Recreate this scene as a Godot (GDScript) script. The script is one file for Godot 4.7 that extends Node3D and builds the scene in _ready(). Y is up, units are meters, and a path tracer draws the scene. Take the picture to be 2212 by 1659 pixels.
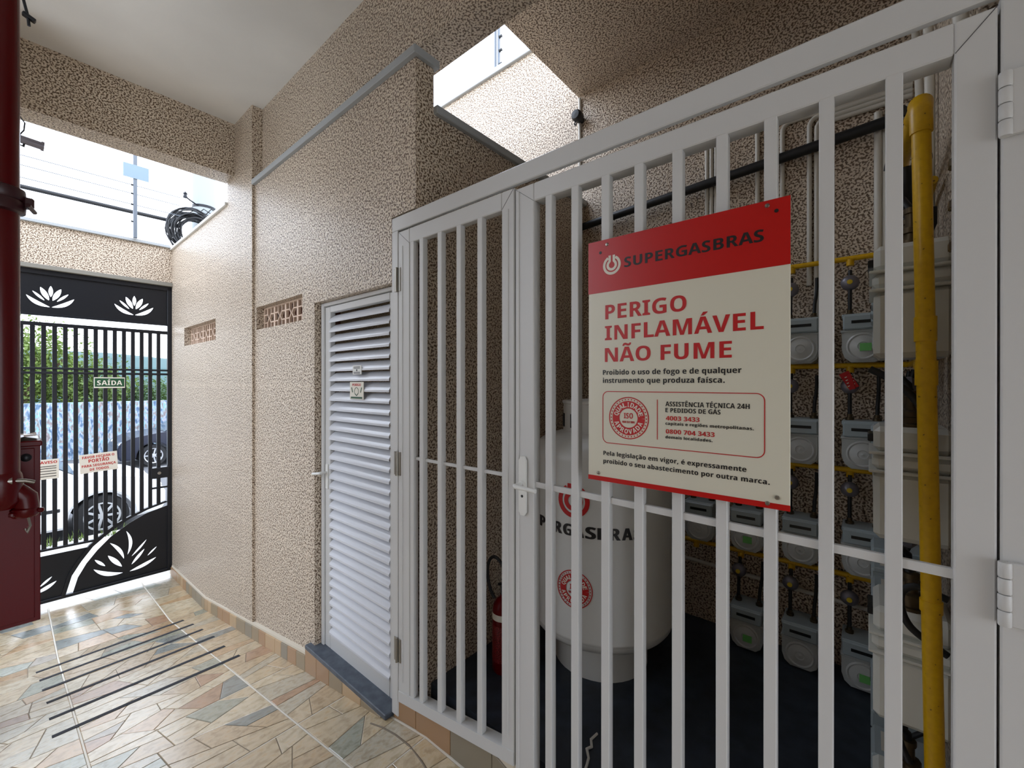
extends Node3D

# ------------------------------------------------------------------ shapes
class Shape:
	var v := PackedVector3Array()
	var n := PackedVector3Array()

	func tri(a: Vector3, b: Vector3, c: Vector3, na: Vector3, nb: Vector3, nc: Vector3) -> void:
		if (b - a).cross(c - a).dot(na + nb + nc) > 0.0:
			v.append_array([a, c, b]); n.append_array([na, nc, nb])
		else:
			v.append_array([a, b, c]); n.append_array([na, nb, nc])

	func fan(p: Array, nn: Vector3) -> void:
		for i in range(1, p.size() - 1):
			tri(p[0], p[i], p[i + 1], nn, nn, nn)

	func box(c: Vector3, s: Vector3, b := 0.0, bs := Basis()) -> void:
		var h := s * 0.5
		b = minf(b, minf(h.x, minf(h.y, h.z)) * 0.9)
		var at := func(sg: Vector3, axis: int) -> Vector3:
			var p := Vector3.ZERO
			for k in 3:
				p[k] = sg[k] * (h[k] if k == axis else h[k] - b)
			return c + bs * p
		for a in 3:
			var u := (a + 1) % 3
			var w := (a + 2) % 3
			for s0 in [-1.0, 1.0]:
				var nn := Vector3.ZERO
				nn[a] = s0
				var q := []
				for k in [[-1.0, -1.0], [1.0, -1.0], [1.0, 1.0], [-1.0, 1.0]]:
					var sg := nn
					sg[u] = k[0]
					sg[w] = k[1]
					q.append(at.call(sg, a))
				fan(q, bs * nn)
				if b > 0.0:
					for s1 in [-1.0, 1.0]:
						var e := nn
						e[u] = s1
						var e0 := e
						var e1 := e
						e0[w] = -1.0
						e1[w] = 1.0
						fan([at.call(e0, a), at.call(e1, a), at.call(e1, u), at.call(e0, u)], (bs * e).normalized())
		if b > 0.0:
			for x in [-1.0, 1.0]:
				for y in [-1.0, 1.0]:
					for z in [-1.0, 1.0]:
						var sg := Vector3(x, y, z)
						fan([at.call(sg, 0), at.call(sg, 1), at.call(sg, 2)], (bs * sg).normalized())

	func span(a: Vector3, b: Vector3, bev := 0.0) -> void:   # box between two corners
		box((a + b) * 0.5, (b - a).abs(), bev)

	func tube(p: Array, r: float, sides := 12, closed := false) -> void:
		var m := p.size()
		var rings := []
		var up := Vector3.ZERO
		for i in m:
			var d: Vector3
			if closed:
				d = (p[(i + 1) % m] - p[(i + m - 1) % m]).normalized()
			else:
				d = (p[mini(i + 1, m - 1)] - p[maxi(i - 1, 0)]).normalized()
			if up == Vector3.ZERO:
				up = d.cross(Vector3(0.31, 0.87, 0.23)).normalized()
			up = (up - d * up.dot(d)).normalized()
			var side := d.cross(up)
			var stretch := 1.0
			if i > 0 and i < m - 1:
				stretch = 1.0 / maxf(0.6, sqrt((1.0 + (p[i] - p[i - 1]).normalized().dot((p[i + 1] - p[i]).normalized())) / 2.0))
			var ring := []
			for k in sides:
				var a := TAU * k / sides
				var o := up * cos(a) + side * sin(a)
				ring.append([p[i] + o * r * stretch, o])
			rings.append(ring)
		for i in (m if closed else m - 1):
			for k in sides:
				var a = rings[i][k]
				var b = rings[i][(k + 1) % sides]
				var c = rings[(i + 1) % m][(k + 1) % sides]
				var d = rings[(i + 1) % m][k]
				tri(a[0], b[0], c[0], a[1], b[1], c[1])
				tri(a[0], c[0], d[0], a[1], c[1], d[1])
		if not closed:
			for e in [0, m - 1]:
				var nn: Vector3 = (p[0] - p[1]).normalized() if e == 0 else (p[m - 1] - p[m - 2]).normalized()
				var q := []
				for k in sides:
					q.append(rings[e][k][0])
				fan(q, nn)

	func lathe(prof: Array, sides := 24, xf := Transform3D()) -> void:   # prof: Vector2(radius, height), from bottom to top
		var segs := []
		for i in prof.size() - 1:
			var d: Vector2 = prof[i + 1] - prof[i]
			segs.append(Vector2(d.y, -d.x).normalized())
		for i in prof.size() - 1:
			var na: Vector2 = segs[i]
			var nb: Vector2 = segs[i]
			if i > 0 and segs[i - 1].dot(segs[i]) > 0.72:
				na = (segs[i - 1] + segs[i]).normalized()
			if i < segs.size() - 1 and segs[i + 1].dot(segs[i]) > 0.72:
				nb = (segs[i + 1] + segs[i]).normalized()
			for k in sides:
				var c0 := Vector2.from_angle(TAU * k / sides)
				var c1 := Vector2.from_angle(TAU * (k + 1) / sides)
				var P := func(q: Vector2, c: Vector2) -> Vector3: return xf * Vector3(q.x * c.x, q.y, q.x * c.y)
				var N := func(q: Vector2, c: Vector2) -> Vector3: return (xf.basis * Vector3(q.x * c.x, q.y, q.x * c.y)).normalized()
				if prof[i].x > 1e-6:
					tri(P.call(prof[i], c0), P.call(prof[i], c1), P.call(prof[i + 1], c1), N.call(na, c0), N.call(na, c1), N.call(nb, c1))
				if prof[i + 1].x > 1e-6:
					tri(P.call(prof[i], c0), P.call(prof[i + 1], c1), P.call(prof[i + 1], c0), N.call(na, c0), N.call(nb, c1), N.call(nb, c0))

	func prism(poly: PackedVector2Array, depth: float, xf := Transform3D()) -> void:
		var area := 0.0
		for i in poly.size():
			area += poly[i].cross(poly[(i + 1) % poly.size()])
		var s := 1.0 if area > 0.0 else -1.0
		var idx := Geometry2D.triangulate_polygon(poly)
		var nf := (xf.basis * Vector3(0, 0, 1)).normalized()
		var P := func(q: Vector2, z: float) -> Vector3: return xf * Vector3(q.x, q.y, z)
		for i in range(0, idx.size(), 3):
			for z in [0.0, depth]:
				var nn: Vector3 = nf if z > 0.0 else -nf
				tri(P.call(poly[idx[i]], z), P.call(poly[idx[i + 1]], z), P.call(poly[idx[i + 2]], z), nn, nn, nn)
		for i in poly.size():
			var a := poly[i]
			var b := poly[(i + 1) % poly.size()]
			var e := (b - a).normalized()
			var nn: Vector3 = (xf.basis * Vector3(e.y * s, -e.x * s, 0)).normalized()
			fan([P.call(a, 0.0), P.call(b, 0.0), P.call(b, depth), P.call(a, depth)], nn)

	# a wall slab across x with rectangular openings [z0, z1, y0, y1]
	func wall(x0: float, x1: float, z0: float, z1: float, y0: float, y1: float, holes: Array) -> void:
		var zs := [z0, z1]
		var ys := [y0, y1]
		for h in holes:
			zs.append_array([h[0], h[1]])
			ys.append_array([h[2], h[3]])
		zs.sort()
		ys.sort()
		var solid := func(z: float, y: float) -> bool:
			if z < z0 or z > z1 or y < y0 or y > y1:
				return false
			for h in holes:
				if z > h[0] and z < h[1] and y > h[2] and y < h[3]:
					return false
			return true
		for i in zs.size() - 1:
			for j in ys.size() - 1:
				var a: float = zs[i]
				var b: float = zs[i + 1]
				var c: float = ys[j]
				var d: float = ys[j + 1]
				if b - a < 1e-5 or d - c < 1e-5 or not solid.call((a + b) / 2, (c + d) / 2):
					continue
				for x in [x0, x1]:
					fan([Vector3(x, c, a), Vector3(x, c, b), Vector3(x, d, b), Vector3(x, d, a)], Vector3(-1 if x == x0 else 1, 0, 0))
				for e in [[a, -1.0], [b, 1.0]]:
					if not solid.call(e[0] + e[1] * 1e-4, (c + d) / 2):
						fan([Vector3(x0, c, e[0]), Vector3(x1, c, e[0]), Vector3(x1, d, e[0]), Vector3(x0, d, e[0])], Vector3(0, 0, e[1]))
				for e in [[c, -1.0], [d, 1.0]]:
					if not solid.call((a + b) / 2, e[0] + e[1] * 1e-4):
						fan([Vector3(x0, e[0], a), Vector3(x1, e[0], a), Vector3(x1, e[0], b), Vector3(x0, e[0], b)], Vector3(0, e[1], 0))

	# loose triangles (clockwise fronts) laid onto a surface by a function
	func laid(tris: PackedVector3Array, map: Callable) -> void:
		for i in range(0, tris.size(), 3):
			var a: Vector3 = map.call(tris[i])
			var b: Vector3 = map.call(tris[i + 1])
			var c: Vector3 = map.call(tris[i + 2])
			var nn := -(b - a).cross(c - a)
			if nn.length() > 1e-14:
				nn = nn.normalized()
				v.append_array([a, b, c])
				n.append_array([nn, nn, nn])

	func add(o: Shape, xf := Transform3D()) -> void:
		for i in o.v.size():
			v.append(xf * o.v[i])
			n.append((xf.basis * o.n[i]).normalized())

	func mesh() -> ArrayMesh:
		var arr := []
		arr.resize(Mesh.ARRAY_MAX)
		arr[Mesh.ARRAY_VERTEX] = v
		arr[Mesh.ARRAY_NORMAL] = n
		var m := ArrayMesh.new()
		m.add_surface_from_arrays(Mesh.PRIMITIVE_TRIANGLES, arr)
		return m

# ------------------------------------------------------------------ naming and tagging
var M := {}
var rng := RandomNumberGenerator.new()
var used := {}

func numbered(called: String) -> String:
	if not used.has(called):
		used[called] = 0
		return called
	used[called] += 1
	return "%s_%03d" % [called, used[called]]

func tag(o: Node, label: String, category: String, group := "", kind := "") -> void:
	if label: o.set_meta("label", label)
	if category: o.set_meta("category", category)
	if group: o.set_meta("group", group)
	if kind: o.set_meta("kind", kind)

func thing(called: String, label: String, category: String, at := Vector3.ZERO, group := "", turn := 0.0) -> Node3D:
	var o := Node3D.new()
	o.name = numbered(called)
	add_child(o)
	o.position = at
	o.rotation.y = turn
	tag(o, label, category, group)
	return o

# a part; its shape is given in world axes (world = true) or in those of its parent
func part(called: String, sh: Variant, m: Material, parent: Node3D, world := true, label := "") -> MeshInstance3D:
	var o := MeshInstance3D.new()
	var k := 0
	for c in parent.get_children():
		if c.name == called or String(c.name).begins_with(called + "_") and String(c.name).substr(called.length() + 1).is_valid_int():
			k += 1
	o.name = called if k == 0 else "%s_%03d" % [called, k]
	o.mesh = sh.mesh() if sh is Shape else sh
	o.material_override = m
	parent.add_child(o)
	if world:
		var p := Vector3.ZERO
		var q: Node = parent
		while q != self:
			p += q.position
			q = q.get_parent()
		o.position = -p
	if label:
		o.set_meta("label", label)
	return o

func solo(called: String, sh: Variant, m: Material, label: String, category: String, group := "", kind := "", at := Vector3.ZERO) -> MeshInstance3D:
	var o := MeshInstance3D.new()
	o.name = numbered(called)
	o.mesh = sh.mesh() if sh is Shape else sh
	o.material_override = m
	add_child(o)
	o.position = at
	tag(o, label, category, group, kind)
	return o

func struct(called: String, sh: Variant, m: Material, label: String, category := "wall") -> MeshInstance3D:
	return solo(called, sh, m, label, category, "", "structure")

# ------------------------------------------------------------------ materials
func mat(called: String, c: Color, rough := 0.6, metal := 0.0) -> StandardMaterial3D:
	var m := StandardMaterial3D.new()
	m.resource_name = called
	m.albedo_color = c
	m.roughness = rough
	m.metallic = metal
	M[called] = m
	return m

func noise_tex(size: int, freq: float, sd: int, ramp: Array, kind := FastNoiseLite.TYPE_SIMPLEX_SMOOTH, oct := 3, warp := 0.0) -> NoiseTexture2D:
	var f := FastNoiseLite.new()
	f.seed = sd
	f.noise_type = kind
	f.frequency = freq
	f.fractal_octaves = oct
	if warp > 0.0:
		f.domain_warp_enabled = true
		f.domain_warp_amplitude = warp
		f.domain_warp_frequency = freq
	var t := NoiseTexture2D.new()
	t.width = size
	t.height = size
	t.seamless = true
	t.noise = f
	if ramp.size():
		var g := Gradient.new()
		var off := PackedFloat32Array()
		var col := PackedColorArray()
		for r in ramp:
			off.append(r[0])
			col.append(r[1])
		g.offsets = off
		g.colors = col
		t.color_ramp = g
	return t

func triplanar(m: StandardMaterial3D, t: Texture2D, scale: Vector3, world := true) -> void:
	m.albedo_texture = t
	m.uv1_triplanar = true
	m.uv1_world_triplanar = world
	m.uv1_scale = scale
	m.uv1_triplanar_sharpness = 8.0

func rgb(r: int, g: int, b: int) -> Color:
	return Color8(r, g, b)

func make_materials() -> void:
	var st := mat("stucco", Color.WHITE, 0.38)
	triplanar(st, noise_tex(2048, 0.036, 7, [[0.0, rgb(108, 88, 69)], [0.36, rgb(126, 104, 84)], [0.41, rgb(172, 150, 127)], [0.47, rgb(216, 199, 178)], [1.0, rgb(230, 216, 198)]], FastNoiseLite.TYPE_SIMPLEX_SMOOTH, 3, 14.0), Vector3.ONE * 0.95)
	st.heightmap_enabled = true
	st.heightmap_texture = st.albedo_texture
	st.heightmap_scale = 1.3
	var ce := mat("ceiling_paint", rgb(238, 237, 233), 0.8)
	triplanar(ce, noise_tex(256, 0.01, 3, [[0.0, Color(0.94, 0.94, 0.94)], [1.0, Color.WHITE]]), Vector3.ONE * 0.4)
	mat("white_aluminium", rgb(207, 207, 206), 0.38)
	mat("louver_white", rgb(214, 216, 222), 0.24)
	mat("grey_metal_trim", rgb(168, 172, 174), 0.5)
	mat("white_trim", rgb(226, 226, 222), 0.55)
	mat("black_metal", rgb(22, 24, 30), 0.35, 0.3)
	mat("joint_grey", rgb(84, 84, 86), 0.7)
	mat("rod_grey", rgb(104, 112, 122), 0.5)
	mat("steel", rgb(150, 146, 138), 0.3, 0.9)
	mat("chrome", rgb(205, 205, 205), 0.18, 0.95)
	mat("red_paint", rgb(92, 0, 4), 0.3).metallic_specular = 0.3
	mat("dark_red_paint", rgb(84, 4, 10), 0.25).metallic_specular = 0.4
	mat("pipe_clamp_red", rgb(56, 22, 28), 0.35)
	mat("plate_blue", rgb(126, 146, 160), 0.5)
	mat("rail_grey", rgb(128, 124, 114), 0.6)
	mat("cream_case", rgb(222, 222, 214), 0.36)
	mat("sign_white", rgb(216, 212, 194), 0.32)
	mat("sign_red", rgb(184, 6, 4), 0.32)
	mat("sign_black", rgb(18, 16, 18), 0.4)
	mat("print_red", rgb(186, 20, 22), 0.4)
	mat("white_print", rgb(226, 220, 206), 0.4)
	mat("tank_paint", rgb(206, 204, 198), 0.36)
	mat("cage_floor_paint", rgb(54, 62, 74), 0.5)
	triplanar(M.cage_floor_paint, noise_tex(512, 0.02, 11, [[0.0, Color(0.7, 0.7, 0.7)], [1.0, Color.WHITE]], FastNoiseLite.TYPE_SIMPLEX, 5), Vector3.ONE * 0.8)
	var y := mat("yellow_paint", Color.WHITE, 0.36)
	triplanar(y, noise_tex(512, 0.035, 21, [[0.0, rgb(70, 48, 16)], [0.07, rgb(92, 62, 18)], [0.09, rgb(222, 172, 12)], [1.0, rgb(236, 188, 20)]], FastNoiseLite.TYPE_SIMPLEX, 3), Vector3.ONE * 2.2, true)
	mat("conduit_white", rgb(214, 210, 200), 0.45)
	mat("black_rubber", rgb(26, 27, 30), 0.5)
	mat("meter_grey", rgb(188, 192, 190), 0.36)
	mat("meter_case", rgb(170, 182, 186), 0.36)
	mat("meter_slot", rgb(20, 22, 24), 0.3)
	mat("meter_dial", rgb(204, 206, 204), 0.3)
	mat("brass_dark", rgb(92, 78, 58), 0.4, 0.7)
	mat("regulator_grey", rgb(128, 124, 132), 0.4, 0.4)
	mat("regulator_yellow", rgb(222, 190, 40), 0.4)
	mat("green_sticker", rgb(120, 200, 110), 0.5)
	mat("slate", rgb(92, 100, 110), 0.45)
	triplanar(M.slate, noise_tex(512, 0.02, 5, [[0.0, Color(0.7, 0.72, 0.75)], [1.0, Color.WHITE]], FastNoiseLite.TYPE_SIMPLEX, 5), Vector3.ONE * 1.2)
	mat("mortar", rgb(214, 204, 186), 0.75)
	mat("grout", rgb(230, 224, 210), 0.6)
	mat("joint", rgb(112, 98, 78), 0.5)
	mat("grip_tape", rgb(44, 46, 52), 0.85)
	mat("clay_cream", rgb(222, 198, 178), 0.7)
	mat("clay_dark", rgb(92, 44, 28), 0.9)
	mat("concrete", rgb(196, 194, 188), 0.85)
	mat("asphalt", rgb(96, 96, 98), 0.9)
	mat("pole_concrete", rgb(160, 166, 168), 0.8)
	mat("car_white", rgb(232, 234, 236), 0.2)
	mat("car_dark", rgb(34, 38, 54), 0.22)
	mat("car_glass", rgb(60, 74, 84), 0.08)
	mat("tyre", rgb(24, 24, 26), 0.7)
	mat("alloy", rgb(190, 192, 196), 0.3, 0.6)
	mat("green_sign", rgb(20, 74, 42), 0.4)
	mat("hill_green", rgb(66, 92, 92), 0.95)
	mat("bark", rgb(98, 82, 66), 0.9)
	mat("plastic_film", rgb(226, 214, 214), 0.12)
	var mu := mat("mural", Color.WHITE, 0.8)
	triplanar(mu, noise_tex(1024, 0.018, 31, [[0.0, rgb(58, 70, 96)], [0.3, rgb(96, 124, 150)], [0.42, rgb(150, 160, 176)], [0.5, rgb(186, 172, 176)], [0.58, rgb(112, 176, 190)], [0.7, rgb(156, 140, 140)], [1.0, rgb(70, 84, 90)]], FastNoiseLite.TYPE_SIMPLEX, 5, 30.0), Vector3(0.3, 0.12, 0.3))
	for i in 3:
		var lf := mat("leaf_%d" % i, [rgb(88, 108, 52), rgb(104, 124, 58), rgb(58, 82, 52)][i], 0.6)
		lf.backlight_enabled = true
		lf.backlight = Color(0.25, 0.32, 0.08)
	for i in 5:
		mat("skirt_%d" % i, [rgb(172, 142, 106), rgb(148, 130, 102), rgb(186, 156, 118), rgb(136, 126, 108), rgb(164, 128, 92)][i], 0.35)
	# glazed stone-look tile faces
	var streak := noise_tex(512, 0.012, 41, [[0.0, Color(0.80, 0.76, 0.70)], [0.35, Color(0.92, 0.91, 0.88)], [0.6, Color(1, 1, 1)], [1.0, Color(0.95, 0.90, 0.82)]], FastNoiseLite.TYPE_SIMPLEX, 5, 60.0)
	var tones := [rgb(208, 188, 154), rgb(200, 176, 140), rgb(216, 200, 170), rgb(200, 166, 124), rgb(180, 142, 108), rgb(164, 166, 148), rgb(138, 144, 140), rgb(194, 184, 162), rgb(166, 154, 134)]
	for i in tones.size():
		var m := mat("stone_%d" % i, tones[i], 0.26)
		m.metallic_specular = 0.72
		m.clearcoat_enabled = true
		m.clearcoat = 1.0
		m.clearcoat_roughness = 0.24
		triplanar(m, streak, Vector3(1.6, 2.0, 2.6) if i % 2 == 0 else Vector3(2.2, 2.6, 3.2))
		m.uv1_offset = Vector3(0.13 * i, 0.0, 0.29 * i)

# ------------------------------------------------------------------ lettering
func text_tris(s: String, bold: bool) -> PackedVector3Array:
	var tm := TextMesh.new()
	var f := SystemFont.new()
	f.font_names = PackedStringArray(["Droid Sans"])
	f.font_weight = 700 if bold else 400
	tm.font = f
	tm.text = s
	tm.font_size = 64
	tm.pixel_size = 0.01
	tm.depth = 0.01
	tm.curve_step = 1.5
	tm.horizontal_alignment = HORIZONTAL_ALIGNMENT_LEFT
	var a := tm.get_mesh_arrays()
	var out := PackedVector3Array()
	if a.size() == 0 or a[Mesh.ARRAY_VERTEX] == null:
		return out
	var vs: PackedVector3Array = a[Mesh.ARRAY_VERTEX]
	if a[Mesh.ARRAY_INDEX] != null and a[Mesh.ARRAY_INDEX].size():
		for i in a[Mesh.ARRAY_INDEX]:
			out.append(vs[i])
	else:
		out = vs
	return out

func bounds(t: PackedVector3Array) -> AABB:
	var b := AABB(t[0], Vector3.ZERO)
	for p in t:
		b = b.expand(p)
	return b

# letters of a given width and cap height, left end of the baseline at (0, 0), raised by h
func letters(s: String, width: float, cap: float, bold := true, h := 0.0008) -> PackedVector3Array:
	var t := text_tris(s, bold)
	if t.is_empty():
		return t
	var b := bounds(t)
	var hb := bounds(text_tris("H", bold))
	var out := PackedVector3Array()
	for p in t:
		out.append(Vector3((p.x - b.position.x) / b.size.x * width, (p.y - hb.position.y) / hb.size.y * cap, (p.z - b.position.z) / maxf(b.size.z, 1e-6) * h))
	return out

func moved(t: PackedVector3Array, xf: Transform3D) -> PackedVector3Array:
	var out := PackedVector3Array()
	for p in t:
		out.append(xf * p)
	return out

# a flat band along a 2D path, as loose triangles with fronts towards +z
func band(path: Array, width: float, h := 0.0008, closed := false) -> PackedVector3Array:
	var out := PackedVector3Array()
	var m := path.size()
	var l := []
	var r := []
	for i in m:
		var d: Vector2
		if closed:
			d = (path[(i + 1) % m] - path[(i + m - 1) % m]).normalized()
		else:
			d = (path[mini(i + 1, m - 1)] - path[maxi(i - 1, 0)]).normalized()
		var o := Vector2(-d.y, d.x) * width * 0.5
		l.append(path[i] + o)
		r.append(path[i] - o)
	for i in (m if closed else m - 1):
		var j := (i + 1) % m
		var q := [l[i], l[j], r[j], r[i]]
		var up := []
		var dn := []
		for p in q:
			up.append(Vector3(p.x, p.y, h))
			dn.append(Vector3(p.x, p.y, 0))
		# seen from +z: l[i] -> l[j] -> r[j] turns clockwise
		out.append_array([up[0], up[1], up[2], up[0], up[2], up[3]])
		out.append_array([up[1], up[0], dn[0], up[1], dn[0], dn[1]])
		out.append_array([up[3], up[2], dn[2], up[3], dn[2], dn[3]])
	return out

func arc(c: Vector2, r: float, a0: float, a1: float, k := 24) -> Array:
	var out := []
	for i in k + 1:
		out.append(c + Vector2.from_angle(deg_to_rad(lerpf(a0, a1, float(i) / k))) * r)
	return out

func disc(c: Vector2, r: float, h := 0.0008, k := 28) -> PackedVector3Array:
	var out := PackedVector3Array()
	for i in k:
		var a := c + Vector2.from_angle(TAU * i / k) * r
		var b := c + Vector2.from_angle(TAU * (i + 1) / k) * r
		out.append_array([Vector3(c.x, c.y, h), Vector3(b.x, b.y, h), Vector3(a.x, a.y, h)])
	return out

# the ring emblem: an open ring and a keyhole ring inside it
func emblem(r: float) -> PackedVector3Array:
	var w := r * 0.27
	var ro := r - w * 0.5
	var ri := r * 0.46
	var t := band(arc(Vector2.ZERO, ro, 118, 422, 40), w)
	var inner := [Vector2(-ri * 0.5, r * 1.02)]
	inner.append_array(arc(Vector2.ZERO, ri, 122, 418, 30))
	inner.append(Vector2(ri * 0.5, r * 1.02))
	t.append_array(band(inner, w))
	return t

# letters round a circle
func ring_text(s: String, r: float, cap: float, mid: float, step: float, outward: bool) -> PackedVector3Array:
	var out := PackedVector3Array()
	var k := s.length()
	for i in k:
		var a := mid + (i - (k - 1) / 2.0) * step * (-1.0 if outward else 1.0)
		var w := cap * (0.3 if s[i] == "I" else 0.78)
		var t := moved(letters(s[i], w, cap), Transform3D(Basis(), Vector3(-w / 2, -cap / 2, 0)))
		var rot := Basis(Vector3.BACK, deg_to_rad(a - 90.0 if outward else a + 90.0))
		var at := Vector2.from_angle(deg_to_rad(a)) * r
		out.append_array(moved(t, Transform3D(rot, Vector3(at.x, at.y, 0.0004))))
	return out

# a round quality seal of radius r: [red triangles, pale triangles]
func seal(r: float) -> Array:
	var red := band(arc(Vector2.ZERO, r * 0.64, 0, 360, 44), r * 0.36)
	red.append_array(band(arc(Vector2.ZERO, r * 0.985, 0, 360, 44), r * 0.05))
	for i in 36:
		red.append_array(moved(disc(Vector2.ZERO, r * 0.035, 0.0008, 6), Transform3D(Basis(), Vector3(cos(TAU * i / 36) * r * 0.89, sin(TAU * i / 36) * r * 0.89, 0))))
	red.append_array(moved(letters("ISO", r * 0.46, r * 0.26), Transform3D(Basis(), Vector3(-r * 0.23, -r * 0.02, 0))))
	red.append_array(moved(letters("NBR ISO 9001", r * 0.62, r * 0.1), Transform3D(Basis(), Vector3(-r * 0.31, -r * 0.24, 0))))
	var pale := ring_text("QUALIDADE", r * 0.64, r * 0.22, 90, 18, true)
	pale.append_array(ring_text("APROVADA", r * 0.64, r * 0.22, 270, 19, false))
	return [red, pale]

func laid_shape(t: PackedVector3Array, map: Callable) -> Shape:
	var s := Shape.new()
	s.laid(t, map)
	return s

# ------------------------------------------------------------------ the scene
const EYE := Vector3(0, 1.54, 0)

func _ready() -> void:
	rng.seed = 4711
	var cam := Camera3D.new()
	cam.name = "camera"
	cam.fov = rad_to_deg(2.0 * atan(829.5 / 916.34))
	cam.near = 0.02
	cam.far = 400.0
	add_child(cam)
	cam.position = EYE
	cam.rotation_degrees = Vector3(-0.07, -49.865, 0.016)
	cam.current = true
	var sky := ProceduralSkyMaterial.new()
	sky.sky_top_color = rgb(224, 236, 255)
	sky.sky_horizon_color = rgb(242, 247, 255)
	sky.sky_curve = 0.3
	sky.ground_bottom_color = rgb(120, 118, 114)
	sky.ground_horizon_color = rgb(190, 190, 188)
	sky.sky_energy_multiplier = 1.0
	var env := Environment.new()
	env.background_mode = Environment.BG_SKY
	env.sky = Sky.new()
	env.sky.sky_material = sky
	env.background_energy_multiplier = 4.7
	env.tonemap_mode = Environment.TONE_MAPPER_LINEAR
	env.tonemap_exposure = 1.0
	env.sdfgi_enabled = true
	env.ssao_enabled = true
	env.ssil_enabled = true
	var we := WorldEnvironment.new()
	we.name = "environment"
	we.environment = env
	add_child(we)
	make_materials()
	build_shell()
	build_floor()
	build_skirting()
	build_vents()
	build_door()
	build_cage()
	build_sign()
	build_cage_inside()
	build_meters()
	build_pipes()
	build_hydrant()
	build_gate()
	build_outside()

func slab(a: Vector3, b: Vector3, bev := 0.0) -> Shape:
	var s := Shape.new()
	s.span(a, b, bev)
	return s

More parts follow.
